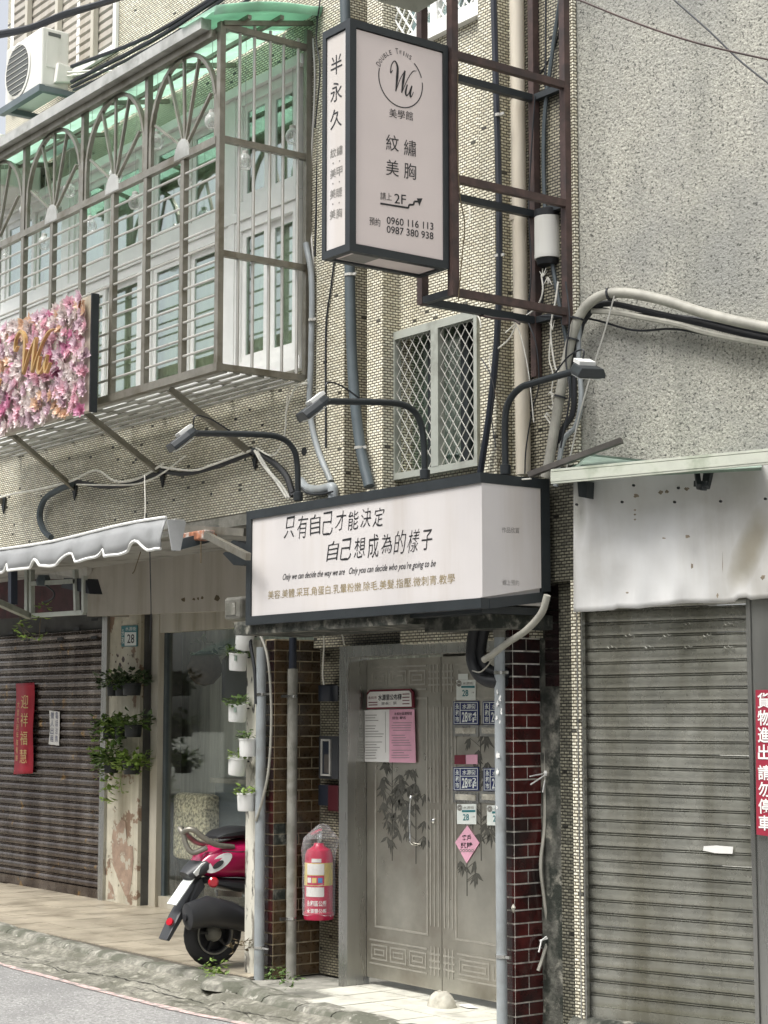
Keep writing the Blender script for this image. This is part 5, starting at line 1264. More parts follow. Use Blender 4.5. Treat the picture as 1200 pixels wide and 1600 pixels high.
cable('wire', P_f(6.55), [(852,650),(862,665),(872,685),(873,715),(870,740)], .005, M['wirewhite'], 'white wire end dropping behind the loose rail', 'wire')
for i, (x, y, s) in enumerate(((848,432,8),(856,433,8),(863,515,9),(860,612,5),(864,622,5),(855,645,6),(862,640,4))):
    p = FP(x, y, 6.54); mb = MB()
    for k in range(5): a = R.uniform(-.9,.9); mb.tube([p, p+Vector((math.sin(a)*.03,R.uniform(-.02,.02),(-.5 if i % 2 else .5)*s*.01*R.uniform(.6,1.3)))], .004, 4, r2=.001)
    tag(mb.build('wire_splice', M['wirewhite']), ['taped white splice under the left of the can','taped white splice under the right of the can','large knot of white wire below the bracket','small white splice above the loose rail','lower small white splice on the corner wall','forked white wire end left of the grey hose','tiny white splice beside the forked wire end'][i], 'wire splice')
cable('wire', P_s(uS+.03), [(716,100),(714,200),(718,300),(726,350),(722,400),(716,470)], .003, M['stem'], 'dry brown string down the sign bracket post', 'wire')
cable('wire', P_f(6.2), [(660,474),(700,478),(760,495),(800,500),(812,506)], .007, M['rust'], 'rusty wire tied along the bottom of the sign bracket', 'wire')
cable('wire', P_f(6.45), [(806,508),(795,530),(778,545),(765,560),(770,590)], .004, M['wirewhite'], 'pale bare wire curling beside the grille window', 'wire')
for i, (v_, pts, r, mk, lb_) in enumerate((
    (6.5, [(826,505),(838,540),(842,600),(832,640),(822,700),(820,740)], .004, 'cable', 'thin black wire behind the right lamp arm, falling to the sign'),
    (6.45, [(800,498),(812,520),(822,560),(828,600),(834,660)], .003, 'wirewhite', 'thin pale wire hugging the cream drainpipe'),
    (6.45, [(768,590),(776,620),(786,650),(788,690),(778,730)], .003, 'stem', 'brown twine hanging between window and right lamp'),
    (6.4, [(752,560),(764,580),(772,610),(768,650),(775,700)], .003, 'cable', 'fine black wire curling right of the grille window'),
    (6.55, [(836,150),(830,240),(826,330),(830,420),(824,500)], .004, 'cable', 'fine black wire down the rear post of the sign bracket'),
    (6.5, [(884,440),(890,500),(884,560),(890,620),(876,700)], .005, 'cable', 'black wire down the bright corner strip'),
    (6.45, [(716,290),(720,310),(732,320),(734,340),(728,352)], .003, 'wirewhite', 'curled pale wire end by the sign bracket rail'),
    (6.3, [(700,480),(720,488),(735,484),(748,496),(752,512)], .004, 'wirewhite', 'frayed pale wire tied under the sign bracket'),
    (6.45, [(500,0),(494,60),(500,110),(492,200)], .005, 'cable', 'black wire left of the blade sign near the cage roof'),
    (6.45, [(484,590),(470,600),(455,604),(448,630),(446,660)], .004, 'wirewhite', 'thin white wire from the cage corner toward the left lamp'),
    (6.38, [(700,760),(780,752),(830,748)], .004, 'wirewhite', 'pale wire lying on the big sign top'),
    (6.4, [(455,770),(470,762),(480,770),(500,772),(520,768)], .006, 'cable', 'black wire end on the big sign behind the left lamp'))):
    cable('wire', P_f(v_), pts, r, M[mk], lb_, 'wire')
for (x, y, v_, r_) in ((541,90,VW-.06,.034),(547,430,VW-.06,.034),(563,700,VW-.06,.034),(487,500,VW-.05,.020),(779,400,VW-.05,.019),(779,180,VW-.05,.019)):
    c = FP(x, y, v_); cl_ = MB().lathe([(r_*1.04,-.008),(r_*1.14,-.008),(r_*1.14,.008),(r_*1.04,.008)], c, 14).box((c.x+r_,c.y-.004,c.z-.008),(c.x+r_+.03,c.y+.004,c.z+.008))
    pr = min((o for o in bpy.data.objects if o.name.startswith('conduit') and o.parent is None), key=lambda o: (W[o.name]-c).xy.length)
    cl_.build('clamp', M['mesh'], pr)
# transformer can
pc = FP(856, 375, 6.6); tc = thing('transformer_can', 'white weathered cylindrical can with black lid hanging on the sign bracket', 'ballast can', pc-Z*.16)
rc = .075; zb0 = FP(856,405,6.6).z; zt0 = FP(856,340,6.6).z
MB().lathe([(rc,zb0-pc.z),(rc*1.02,zb0-pc.z+.02),(rc,zb0-pc.z+.03),(rc,zt0-pc.z)], pc, 20).build('can_body', M['acwhite'], tc, smooth=True)
MB().lathe([(rc*.85,zt0-pc.z+.001),(rc*1.02,zt0-pc.z+.002),(rc*1.02,zt0-pc.z+.04),(rc*.6,zt0-pc.z+.05)], pc, 20).build('lid', M['black'], tc, smooth=True)
MB().lathe([(rc*.8,zb0-pc.z-.035),(rc*.92,zb0-pc.z-.002)], pc, 20).build('can_base', M['black'], tc, smooth=True)
# wires under the cage
for i, (pts, r, m_, lb_) in enumerate((
    ([(-30,785),(20,772),(60,765),(110,752),(150,735),(180,752),(215,748),(255,725)], .007, 'wirewhite', 'white wire sagging under the window cage from brace to brace'),
    ([(120,757),(170,758),(215,756),(250,742),(290,712)], .005, 'wirewhite', 'lower white wire between the second and third cage braces'),
    ([(118,752),(160,760),(200,757),(230,745),(255,740)], .014, 'cable', 'black cable sagging between the second and third cage braces'),
    ([(252,736),(290,740),(340,728),(392,708)], .014, 'cable', 'black cable between the two right cage braces'),
    ([(252,730),(300,735),(330,727),(392,704)], .006, 'wirewhite', 'white wire over the black cable between the two right braces'),
    ([(112,756),(90,766),(70,780),(62,805),(68,828),(80,840)], .020, 'bluecable', 'black and grey hose curving down into the awning'),
    ([(395,705),(410,712),(430,725),(448,745),(458,775)], .017, 'cable', 'thick black cable dropping from the right brace to the big sign'),
    ([(398,704),(412,728),(430,750),(448,778)], .007, 'wirewhite', 'white wire beside the thick black cable, dropping to the sign'),
    ([(400,700),(425,712),(440,695),(446,670),(448,640),(462,605),(480,598)], .0045, 'wirewhite', 'thin white wire looping from the cage corner to the brace'),
    ([(402,705),(420,735),(440,758),(452,778)], .006, 'wirewhite', 'second white wire dropping to the big sign'))):
    cable('wire' if m_ == 'wirewhite' else 'cable', P_f(VW-.05-(.022 if m_ == 'wirewhite' else 0)), pts, r*1.3, M[m_], lb_, 'wire' if m_ == 'wirewhite' else 'cable')
cable('cord', P_f(5.9), [(226,742),(227,790),(226,812)], .004, M['wirewhite'], 'white cord hanging from the brace down to the awning', 'cord')
cable('cord', P_f(6.3), [(234,858),(236,960),(234,1005)], .004, M['black'], 'thin black cord hanging under the awning in front of the beige fascia', 'cord')
cable('cord', P_f(6.3), [(220,862),(214,880),(210,892),(207,896)], .004, M['stem'], 'dry twig dangling under the awning end', 'twig')
cable('cable', P_f(VW-.005), [(489,60),(492,130),(487,240),(484,330),(490,420),(486,480)], .008, M['mesh'], 'pale cable down the wall edge beside the cage side')
cable('cable', P_f(VW-.005), [(480,20),(496,30),(499,120),(496,260),(492,400)], .007, M['cable'], 'black cable down the wall edge beside the cage side')
# wires at the pillars below the sign
vw_ = VW-.09
cable('cable', P_f(vw_), [(388,972),(392,1010),(398,1050),(400,1100)], .012, M['cable'], 'black cable dropping from the sign corner behind the light grey pipe')
cable('hose', P_f(vw_), [(393,975),(410,1000),(420,1040),(424,1120),(420,1200),(410,1250),(400,1283)], .009, M['greyhose'], 'thin grey tube sweeping from the sign corner down beside the brown pillar', 'hose')
cable('wire', P_f(6.62), [(398,978),(440,978),(480,974),(500,978),(506,1000),(504,1050),(506,1070)], .005, M['wirewhite'], 'thin white wire under the ledge leading to the small navy lamp', 'wire')
cable('wire', P_f(6.62), [(500,975),(525,972),(534,990),(538,1008)], .005, M['wirewhite'], 'white wire loop ending at the door frame top', 'wire')
# thick black loop and grey hose right of the door
lp = [(762,950),(750,985),(740,1030),(748,1060),(768,1068),(790,1062)]
hs1 = thing('corrugated_hose', 'pair of thick black hoses looping down from the big sign beside the pipe', 'hose', FP(760,1000,6.42))
MB().tube(smooth_pts([FP(755,945,6.42),FP(742,985,6.42),FP(738,1030,6.42),(FP(752,1058,6.42)),(FP(778,1066,6.44)),FP(800,1062,6.6)], 7), .036, 12).build('hose_run', M['black'], hs1, smooth=True)
MB().tube(smooth_pts([FP(768,948,6.45),FP(757,985,6.45),FP(752,1020,6.45),(FP(762,1045,6.45)),(FP(785,1052,6.47)),FP(803,1050,6.6)], 7), .030, 12).build('hose_run', M['black'], hs1, smooth=True)
cable('hose', P_f(6.33), [(855,930),(846,958),(822,985),(795,1003),(770,1022),(756,1031)], .019, M['greyhose'], 'stiff grey hose slanting from the sign corner to the black loop', 'hose', n=10)
cable('wire', P_f(6.37), [(738,1048),(750,1050),(762,1040),(772,1025)], .004, M['greyhose'], 'thin wire wrapped round the black hose loop', 'wire')
uh = ucr+.03
cable('hose', P_s(uh), [(853,930),(855,1000),(853,1100),(852,1210),(851,1290),(845,1350),(850,1400),(857,1460),(850,1490),(841,1517)], .010, M['greyhose'], 'thin yellowish-grey hose running down the red tiled pillar', 'hose')
tag(MB().tube([SP(828,1213,uh),SP(853,1208,uh-.02)], .004, 4).tube([SP(829,1226,uh),SP(853,1210,uh)], .004, 4).tube([SP(852,1200,uh),SP(857,1240,uh+.01)], .005, 4).tube([SP(853,1209,uh),SP(848,1238,uh+.01)], .0035, 4).lathe([(.008,-.014),(.014,0),(.008,.014)], SP(853,1208,uh+.01), 8).build('string_knot', M['piping']), 'white string knotted round the thin hose on the red pillar, upper one', 'string')
tag(MB().tube([SP(856,1462,uh),SP(846,1470,uh+.012),SP(842,1488,uh+.01)], .005, 4).tube([SP(843,1470,uh),SP(856,1466,uh+.012)], .005, 4).build('string_knot', M['piping']), 'white string tied round the thin hose near the bottom of the red pillar', 'string')

# ================================================================ DOOR DRESSING
vdp = vd-.006; DD = P_f(vdp)
def board(mb, pl, quad, d=.004):
    P3 = [pl(*q_) for q_ in quad]; mb.prism(P3, (0,d,0)); return mb
nt_ = thing('notice_board', 'pink and white notices under a cream card on the left door leaf', 'notice', DD(610,1140))
board(MB(), P_f(vd-.022), [(573,1083),(578,1078),(641,1076),(645,1081),(646,1106),(573,1108)], .012).build('header_board', M['maroon'], nt_)
board(MB(), P_f(vd-.025), [(574,1086),(578,1081),(639,1079),(642,1083),(643,1104),(574,1105.5)], .002).build('header_card', M['paper'], nt_)
hp_ = P_f(vd-.0252)
text('永和市', hp_, (575.5,1090.5), (589,1090), 4.5, M['maroon'], nt_, lift=.001); text('水源里公布欄', hp_, (591,1090), (627.5,1088.8), 9.5, M['ink'], nt_, lift=.001, bold=.02); text('里長：張', hp_, (596,1099.5), (620,1098.5), 4.5, M['ink'], nt_, lift=.001)
mb = MB()
for k in range(4): stamp(mb, hp_, [(629,1084+k*5),(640,1083.6+k*5),(640,1085+k*5),(629,1085.4+k*5)], .001)
for k in range(2): stamp(mb, hp_, [(576,1097+k*4),(590,1096.6+k*4),(590,1098+k*4),(576,1098.4+k*4)], .001)
mb.build('small_print', M['maroon'], nt_)
board(MB(), P_f(vd-.018), [(568,1110),(608,1108.5),(608,1191),(570,1190)], .003).build('white_sheet', M['paper'], nt_)
board(MB(), P_f(vd-.0165), [(604,1108.7),(647,1108),(649.5,1192),(606,1191)], .003).build('pink_sheet', M['pink'], nt_)
wp = P_f(vd-.0182); pp = P_f(vd-.0167); mb = MB(); rr = random.Random(4)
for k in range(17):
    y = 1117+k*4.2
    if k in (3, 9): continue
    x1 = rr.uniform(585, 601); stamp(mb, wp, [(571,y),(x1,y-.2),(x1,y+.9),(571,y+1.1)], .001)
for x in (569.5, 602): stamp(mb, wp, [(x,1112),(x+.6,1112),(x+.9,1176),(x+.3,1176)], .001)
for k in range(15):
    y = 1129+k*3.9
    if k in (4, 10): continue
    x0 = 612 if k % 3 else 614; x1 = rr.uniform(630, 645); stamp(mb, pp, [(x0,y),(x1,y-.2),(x1,y+.7),(x0,y+.9)], .001)
mb.build('small_print', M['ink_g'], nt_)
text('永和社區課程班', pp, (616,1115.5), (644,1114.5), 5, M['ink'], nt_, lift=.001, bold=.01); text('招生 報名', pp, (613,1122), (634,1121.5), 4.5, M['ink'], nt_, lift=.001, bold=.01)
def green_plate(x, y, label):
    t = thing('house_number_plate', label, 'number plate', DD(x,y), 'house number plates on the right door leaf'); w2, h2 = 15, 15.5
    board(MB(), DD, [(x-w2,y-h2),(x+w2,y-h2-.5),(x+w2,y+h2+.5),(x-w2,y+h2)]).build('plate', M['platewhite'], t)
    mb = MB(); stamp(mb, DD, [(x-7,y-6.2),(x+w2-1,y-6.5),(x+w2-1,y-3.2),(x-7,y-3)]); mb.build('band', M['teal'], t)
    mb = MB(); P3 = [DD(x-10.5+3.6*math.cos(a), y-10+4.2*math.sin(a)) for a in [i*.6283 for i in range(11)]]; ribbon(mb, P3, [.006]*11, .0016, Vector((0,-1,0)))
    P3 = [DD(x-10.5+1.8*math.cos(a), y-10+2.2*math.sin(a)) for a in [i*.6283 for i in range(11)]]; ribbon(mb, P3, [.009]*11, .0016, Vector((0,-1,0))); mb.build('emblem', M['ink_g'], t)
    text('水源街', DD, (x-5,y-10), (x+12,y-10.4), 4.5, M['ink_g'], t); text('28', DD, (x-5.5,y+5), (x+4,y+4.8), 10, M['teal'], t, bold=.015); text('二樓', DD, (x+8,y+4), (x+13,y+4), 2.6, M['ink_g'], t)
def navy_plate(x, y, s, label):
    t = thing('floor_number_plate', label, 'number plate', DD(x,y), 'navy floor number plates on the right door leaf'); w2, h2 = 20, 18
    board(MB(), DD, [(x-w2,y-h2),(x+w2,y-h2-.8),(x+w2,y+h2+.4),(x-w2,y+h2)]).build('plate', M['navy'], t)
    mb = MB()
    for a, b, c, d in ((-18.4,18.4,-16.6,-15.8),(-18.4,18.4,16,16.8),(-18.6,-17.8,-16.6,16.8),(17.8,18.6,-16.6,16.8),(-9.2,-8.2,-16,16.6),(-8.4,18.2,-4.6,-3.6)):
        stamp(mb, DD, [(x+a,y+c),(x+b,y+c-.3),(x+b,y+d-.1),(x+a,y+d)])
    mb.build('border', M['platewhite'], t)
    vtext('永和市', DD, (x-13.2,y-15), (x-13.2,y+15), 6, M['platewhite'], t, bold=.02); text('水源街', DD, (x-5.5,y-10), (x+15.5,y-10.6), 8, M['platewhite'], t, bold=.015)
    text('28', DD, (x-6,y+6.5), (x+3,y+6.2), 16, M['platewhite'], t, bold=.02); text('號', DD, (x+4,y+6), (x+9.5,y+6), 13, M['platewhite'], t, bold=.02)
    vtext(s, DD, (x+13.6,y-2), (x+13.6,y+15), 6, M['platewhite'], t, bold=.02)
green_plate(728, 1078, 'white and teal number 28 plate at the top of the right door leaf'); green_plate(729, 1272, 'white and teal number 28 plate just above the pink diamond'); green_plate(776, 1274, 'white and teal number plate half hidden behind the pipe, low on the door')
navy_plate(728, 1114, '4F', 'navy plate reading 28 4F on the right door leaf'); navy_plate(728, 1217, '2F', 'navy plate reading 28 2F on the right door leaf')
navy_plate(774, 1114, '3F', 'navy plate half hidden by the pipe, upper one'); navy_plate(775, 1218, '1F', 'navy plate half hidden by the pipe, lower one')
tag(board(MB(), DD, [(710,1180),(727,1179.5),(727,1194),(710,1194)], .002).build('sticker', M['maroon']), 'dark red square sticker above the 2F plate', 'sticker')
st = tag(board(MB(), DD, [(728,1179.5),(746,1179),(746,1194),(728,1194)], .002).build('sticker', M['pink']), 'pale pink square sticker above the 2F plate', 'sticker')
tag(board(MB(), DD, [(716,1053),(731,1052.6),(731,1062),(716,1062)], .002).build('sticker', M['platewhite']), 'small white sticker above the top number plate', 'sticker')
dm = thing('diamond_charm', 'pink paper diamond with dark characters on the right door leaf', 'paper charm', DD(729,1319))
board(MB(), DD, [(730,1290),(749,1317),(729,1349),(711,1316)], .002).build('paper', M['pink'], dm)
text('客戶', DD, (722,1309), (736,1308.6), 9, M['ink'], dm, bold=.02); text('興隆', DD, (720,1321), (739,1320.5), 9, M['ink'], dm, bold=.02)
mb = MB()
for k in range(5): P3 = [DD(720+k*4.6+2*math.cos(a), 1329+2*math.sin(a)) for a in [i*1.05 for i in range(7)]]; ribbon(mb, P3, [.004]*7, .0015, Vector((0,-1,0)))
mb.build('chain_pattern', M['ink_g'], dm)
# stone door stop and litter
rk = MB(); c = GP(690, 1573, 0); c.z = .0
rings = []
for t, k in ((0,1.05),(.35,1.0),(.75,.78),(1,.45)):
    rings.append([Vector((c.x+.098*k*math.cos(a)*(1+.12*noise.noise(Vector((a,t,0)))), c.y+.07*k*math.sin(a), .085*t+.008*noise.noise(Vector((a*2,t*3,4))))) for a in [i*math.pi/7 for i in range(14)]])
tag(rk.loft(rings).build('door_stop_stone', M['stone'], smooth=True), 'pale rounded stone holding the steel door at its foot', 'stone')
p = GP(733, 1573, .002); tag(MB().add([p+Vector((-.08,-.02,.002)),p+Vector((.05,-.06,.006)),p+Vector((.09,.0,.002)),p+Vector((-.04,.03,.01))],[(0,1,2,3)]).build('paper_scrap', M['paper']), 'scrap of paper on the doorstep right of the stone', 'litter')
# broken stone by the white pillar
c = GP(357, 1536, -.0); rings = []
for t, k in ((0,1.1),(.6,1.0),(1,.8)):
    rings.append([Vector((c.x+.22*k*math.cos(a)*(1+.25*noise.noise(Vector((a,1,0)))), c.y+.14*k*math.sin(a)*(1+.2*noise.noise(Vector((a,5,0)))), -.03+.055*t)) for a in [i*math.pi/8 for i in range(16)]])
tag(MB().loft(rings).build('broken_slab', M['kerb']), 'loose flat chunk of concrete at the foot of the white pillar', 'stone')

# fire extinguisher in a bag --------------------------------------
ex = SP(498, 1380, ucb+.16); ex.z = 0
zb1 = FP(498,1436,ex.y).z; zt1 = FP(498,1322,ex.y).z; re_ = .098
fe = thing('fire_extinguisher', 'red fire extinguisher wrapped in a clear plastic bag beside the door frame', 'fire extinguisher', (ex.x, ex.y, zb1))
c0 = Vector((ex.x, ex.y, zb1)); Hh = zt1-zb1
MB().lathe([(re_*.96,0),(re_,.01),(re_,.045),(re_*.94,.05),(re_*.94,Hh*.86),(re_*.8,Hh*.95),(re_*.4,Hh),(.03,Hh+.02)], c0, 28).build('cylinder', M['extred'], fe, smooth=True)
MB().lathe([(.018,Hh+.02),(.022,Hh+.07),(.012,Hh+.09)], c0, 12).build('valve', M['chrome'], fe, smooth=True)
MB().bar(c0+Vector((-.05,-.02,Hh+.075)), c0+Vector((.06,-.03,Hh+.11)), .02, .012).build('lever', M['extred'], fe)
def wrap(z0, z1, a0, a1, m, name, rr=re_*.955):
    mb = MB(); n = 14
    for i in range(n+1):
        a = math.radians(a0+(a1-a0)*i/n)
        mb.v += [c0+Vector((math.cos(a)*rr, math.sin(a)*rr, z0)), c0+Vector((math.cos(a)*rr, math.sin(a)*rr, z1))]
        if i: q = 2*i; mb.f.append((q-2,q,q+1,q-1))
    return mb.build(name, m, fe, smooth=True)
fc = math.degrees(math.atan2(-ex.y, -ex.x))          # direction facing the viewer
wrap(Hh*.47, Hh*.78, fc-95, fc+75, M['yellow'], 'yellow_label'); wrap(Hh*.62, Hh*.77, fc-52, fc+22, M['paper'], 'white_label', re_*.965); wrap(Hh*.48, Hh*.61, fc-52, fc+22, M['extred'], 'red_label', re_*.965)
wrap(Hh*.32, Hh*.45, fc-60, fc+22, M['paper'], 'white_label'); wrap(Hh*.79, Hh*.84, fc-30, fc+10, M['paper'], 'white_label')
def wraptext(s, z0, z1, a0, a1, m):
    vs_, fs_ = glyphs(s, .02); mb = MB()
    mb.add([c0+Vector((math.cos(math.radians(a0+(a1-a0)*p))*re_*.975, math.sin(math.radians(a0+(a1-a0)*p))*re_*.975, z0+(z1-z0)*q_)) for p, q_ in vs_], fs_); mb.build('lettering', m, fe)
wraptext('永和區公所', Hh*.19, Hh*.27, fc-52, fc+32, M['piping']); wraptext('水源里公所', Hh*.08, Hh*.16, fc-52, fc+32, M['piping'])
for k, (a, m_) in enumerate(((-40,'paper'),(-18,'yellow'),(6,'blueprint'))): wrap(Hh*.51, Hh*.58, fc+a-9, fc+a+9, M[m_], 'round_mark', re_*.972)
mb = MB(); rings = []
for i in range(15):
    t = i/14; z = .03+(Hh+.11)*t; n = 30
    if t < .62: r_ = re_*1.09
    else: r_ = re_*(1.09+.10*math.sin((t-.62)/.38*math.pi*.8)-.85*max(0, t-.86)/.14)
    off = .05*max(0, t-.7)/.3
    ring = []
    for k in range(n):
        a = 2*math.pi*k/n; rr2 = r_*(1+.05*noise.noise(Vector((math.cos(a)*2.5, math.sin(a)*2.5, t*7)))+(.08*noise.noise(Vector((a*1.5, t*9, 3))) if t > .6 else 0))
        ring.append(c0+Vector((math.cos(a)*rr2+off, math.sin(a)*rr2, z+.02*noise.noise(Vector((a, t*3, 1))))))
    rings.append(ring)
MB().loft(rings).build('plastic_bag', M['bag'], fe, smooth=True)
MB().box((ex.x-.02,ex.y+.07,zb1+.2),(ex.x+.02,v_b1+.0,zb1+.24)).build('wall_hook', M['cagesteel'], fe)

# boxes beside the door
vb = v_b1
lc = FP(513, 1083, vb-.07); sl_ = thing('wall_lamp', 'small navy cylindrical wall lamp left of the door frame', 'lamp', lc)
MB().lathe([(.062,-.055),(.066,-.05),(.066,.048),(.055,.055)], lc, 20).build('shade', M['navyplastic'], sl_, smooth=True); MB().box((lc.x-.015,lc.y,lc.z-.02),(lc.x+.015,vb,lc.z+.02)).build('mount', M['navyplastic'], sl_)
mbx = thing('meter_box', 'small grey meter box with a glass window on the wall left of the door', 'meter box', FP(515,1180,vb-.05))
a, b = FP(498,1150,vb-.08), FP(528,1218,vb-.08)
MB().box((a.x,vb-.08,b.z),(b.x,vb-.002,a.z)).build('box', M['plastic_d'], mbx, bevel=.004)
frm = MB(); ax0, ax1, az_0, az_1 = a.x+.04, b.x-.075, b.z+.02, a.z-.02
frame_strip(frm, ax0, ax1, az_0, az_1, .012, .012, vb-.08); frm.build('window_frame', M['mesh'], mbx)
MB().box((ax0+.012,vb-.084,az_0+.012),(ax1-.012,vb-.0805,az_1-.012)).build('window', M['navyplastic'], mbx); MB().box((ax0+.03,vb-.086,az_0+.02),(ax1-.02,vb-.0845,az_0+.14)).build('meter_label', M['greybrown'], mbx)
rbx = thing('alarm_box', 'dark blue and red alarm box under the meter box', 'alarm box', FP(515,1245,vb-.05))
a, b = FP(497,1226,vb-.07), FP(529,1268,vb-.07); um = (a.x+b.x)/2
MB().box((a.x,vb-.07,b.z+.03),(um,vb-.002,a.z)).build('blue_half', M['navyplastic'], rbx, bevel=.005); MB().box((um+.001,vb-.075,b.z),(b.x,vb-.002,a.z)).build('red_half', M['darkred'], rbx, bevel=.005)
jb = thing('junction_box', 'weathered grey junction box under the left corner of the big sign', 'junction box', FP(372,955,6.4))
c = FP(372, 952, 6.35); MB().box((c.x-.10,6.3,c.z-.07),(c.x+.10,6.5,c.z+.08)).build('box', M['pvc_dirty'], jb, bevel=.02); MB().box((c.x-.07,6.294,c.z-.04),(c.x+.05,6.2995,c.z+.04)).build('lid', M['concrete'], jb)

# ================================================================ PLANTS
def foliage(mb, c, n, spread, size, rr, droop=0., up_=.5):
    for i in range(n):
        a = rr.uniform(0, 6.28); r_ = spread*math.sqrt(rr.random()); h = up_*spread*rr.uniform(.1,1.6)-droop*r_*rr.uniform(.3,1.4)
        p = Vector(c)+Vector((math.cos(a)*r_, math.sin(a)*r_, h)); l = size*rr.uniform(.6,1.25)
        d = Vector((math.cos(a)+rr.uniform(-.6,.6), math.sin(a)+rr.uniform(-.6,.6), rr.uniform(-.7,.8))).normalized(); s_ = d.cross(Vector((rr.uniform(-.3,.3),rr.uniform(-.3,.3),1))).normalized()*l*.34; k = d.cross(s_).normalized()*l*.10
        mb.add([p, p+d*l*.5+s_+k, p+d*l, p+d*l*.5-s_+k, p+d*l*.5], [(0,1,4),(1,2,4),(2,3,4),(3,0,4)])
def potted(x, y, v, pot_m, leaf_m, label, tilt=0., w=.125, h=.118, n=65, size=.042, spread=.075, droop=.2, group=None):
    p = FP(x, y, v); t = thing('potted_plant', label, 'potted plant', p-Z*h/2, group)
    rr = random.Random(int(x*7+y)); rot = Vector((math.sin(tilt),0,math.cos(tilt)))
    MB().lathe([(w*.43,-h/2),(w*.46,-h/2+.008),(w*.5,h/2-.012),(w*.53,h/2-.01),(w*.53,h/2),(w*.48,h/2),(w*.46,h/2-.02)], p, 20, rot).build('pot', pot_m, t, smooth=True)
    mb = MB(); foliage(mb, p+rot*h*.5, n, spread, size, rr, droop); 
    for k in range(6): q = p+rot*h*.45; mb.tube([q, q+Vector((rr.uniform(-.04,.04),rr.uniform(-.04,.04),rr.uniform(.02,.06)))], .002, 3)
    mb.build('foliage', leaf_m, t); return t, p
G = 'white pots hung down the white pillar'
for x, y, tl_, lab, n in ((382,1001,.25,'topmost white pot, tilted, at the top of the white pillar',25),(372,1034,.1,'second white pot down, with dark fern leaves',60),(371,1114,.08,'third white pot down, bushy green plant',60),(388,1168,0,'fourth white pot down, nearest the grey pipe, upright leaves',40),(371,1197,.15,'fifth white pot down, stained, with broad yellow-green leaves',45),(385,1253,0,'lowest white pot on the white pillar, short succulent leaves',50)):
    t, p = potted(x, y, VW-.10, M['pot_w'], M['leaf_y'] if y in (1197,1253,1001) else M['leaf'], lab, tl_, n=n, group=G)
    MB().bar(p+Vector((.0,.04,.03)), p+Vector((.0,.09,.03)), .02, .01).build('hook', M['dark'], t)
    if y in (1034, 1114): q = p+Vector((.045,-.045,.02)); MB().box((q.x-.015,q.y-.006,q.z-.015),(q.x+.012,q.y+.002,q.z+.018)).build('label_patch', M['greensheet'], t)
G = 'black pots hung on the peeling pillar'
vpp = vs-.14
for i, (x, y, n, w_, dr, lab) in enumerate(((176,1078,60,.10,.2,'black pot top left on the peeling pillar'),(190,1078,60,.11,.3,'black pot in the middle of the top row on the peeling pillar'),(206,1077,80,.16,.2,'widest black pot, top right on the peeling pillar'),
        (172,1145,90,.13,.5,'black pot left in the second row on the peeling pillar'),(189,1145,70,.11,.5,'black pot in the middle of the second row'),(208,1142,60,.15,.3,'black pot right in the second row on the peeling pillar'),
        (174,1198,90,.13,.6,'black pot left in the bottom row, trailing leaves'),(206,1200,90,.15,.6,'black pot right in the bottom row on the peeling pillar'))):
    t, p = potted(x, y, vpp, M['pot_b'], [M['leaf'], M['leaf_y'], M['leaf']][i % 3] if i > 2 else M['leaf_d' if i != 1 else 'leaf'], lab, 0, w=w_*1.05, h=.11, n=int(n*1.6), size=.07, spread=.15, droop=dr, group=G)
    if i in (3, 6, 4):
        mb = MB(); rr = random.Random(i)
        for k in range(30): q = p+Vector((rr.uniform(-.16,.08), rr.uniform(-.08,0), rr.uniform(-.32,.12))); foliage(mb, q, 3, .04, .07, rr)
        mb.build('trailing_leaves', M['leaf_y'] if i != 4 else M['leaf'], t)
    if i == 4:
        mb = MB(); q0 = FP(190,1200,vpp-.02); L_ = [q0, FP(188,1225,vpp), FP(191,1240,vpp)]; mb.tube(L_, .003, 4); rr = random.Random(9)
        for q in L_: foliage(mb, q, 5, .03, .05, rr)
        mb.build('trailing_leaves', M['leaf_y'], t)
cr_ = thing('trailing_plant', 'light green creeper dangling below the boxed sign frame at the upper left', 'plant', FP(30,960,6.9))
mb = MB(); rr = random.Random(12)
for pts in ([(30,960),(35,985),(44,1000)], [(64,955),(62,985),(60,1004)], [(28,975),(46,990),(42,1004)]): mb.tube([FP(x,y,6.9) for x, y in pts], .003, 4)
mb.build('vine_stem', M['stem'], cr_); mb = MB()
for x, y, n in ((66,950,12),(64,968,8),(30,975,8),(40,995,9),(60,1000,9),(34,985,7),(45,1002,5)): foliage(mb, FP(x, y, 6.9), n, .06, .06, rr)
mb.build('foliage', M['leaf_y'], cr_)
for x, y, v_, n, s, lab in ((338,1520,None,40,.045,'small bright weed on the kerb below the scooter'),(322,1515,None,14,.03,'tiny weed left of the bright one on the kerb'),(432,1528,None,60,.03,'low creeping weed at the foot of the brown pillar'),(867,1573,None,80,.05,'leafy green weed at the foot of the red pillar'),(455,1545,None,25,.03,'sparse weeds at the foot of the dusty pipe')):
    p = GP(x, y+8, -.0); t = thing('weed', lab, 'weed', p); mb = MB(); rr = random.Random(x)
    foliage(mb, p+Z*.01, n, .07 if n < 70 else .10, s, rr, 0, .9); mb.build('foliage', M['leaf_y'] if x in (338,867) else M['leaf'], t)
p = FP(352,1485,6.42); mb = MB(); rr = random.Random(5); foliage(mb, FP(378,1478,6.44), 26, .07, .05, rr, .5)
tag(mb.build('dry_leaves', M['stem']), 'withered brown leaves hanging beside the scooter wheel', 'dry plant')

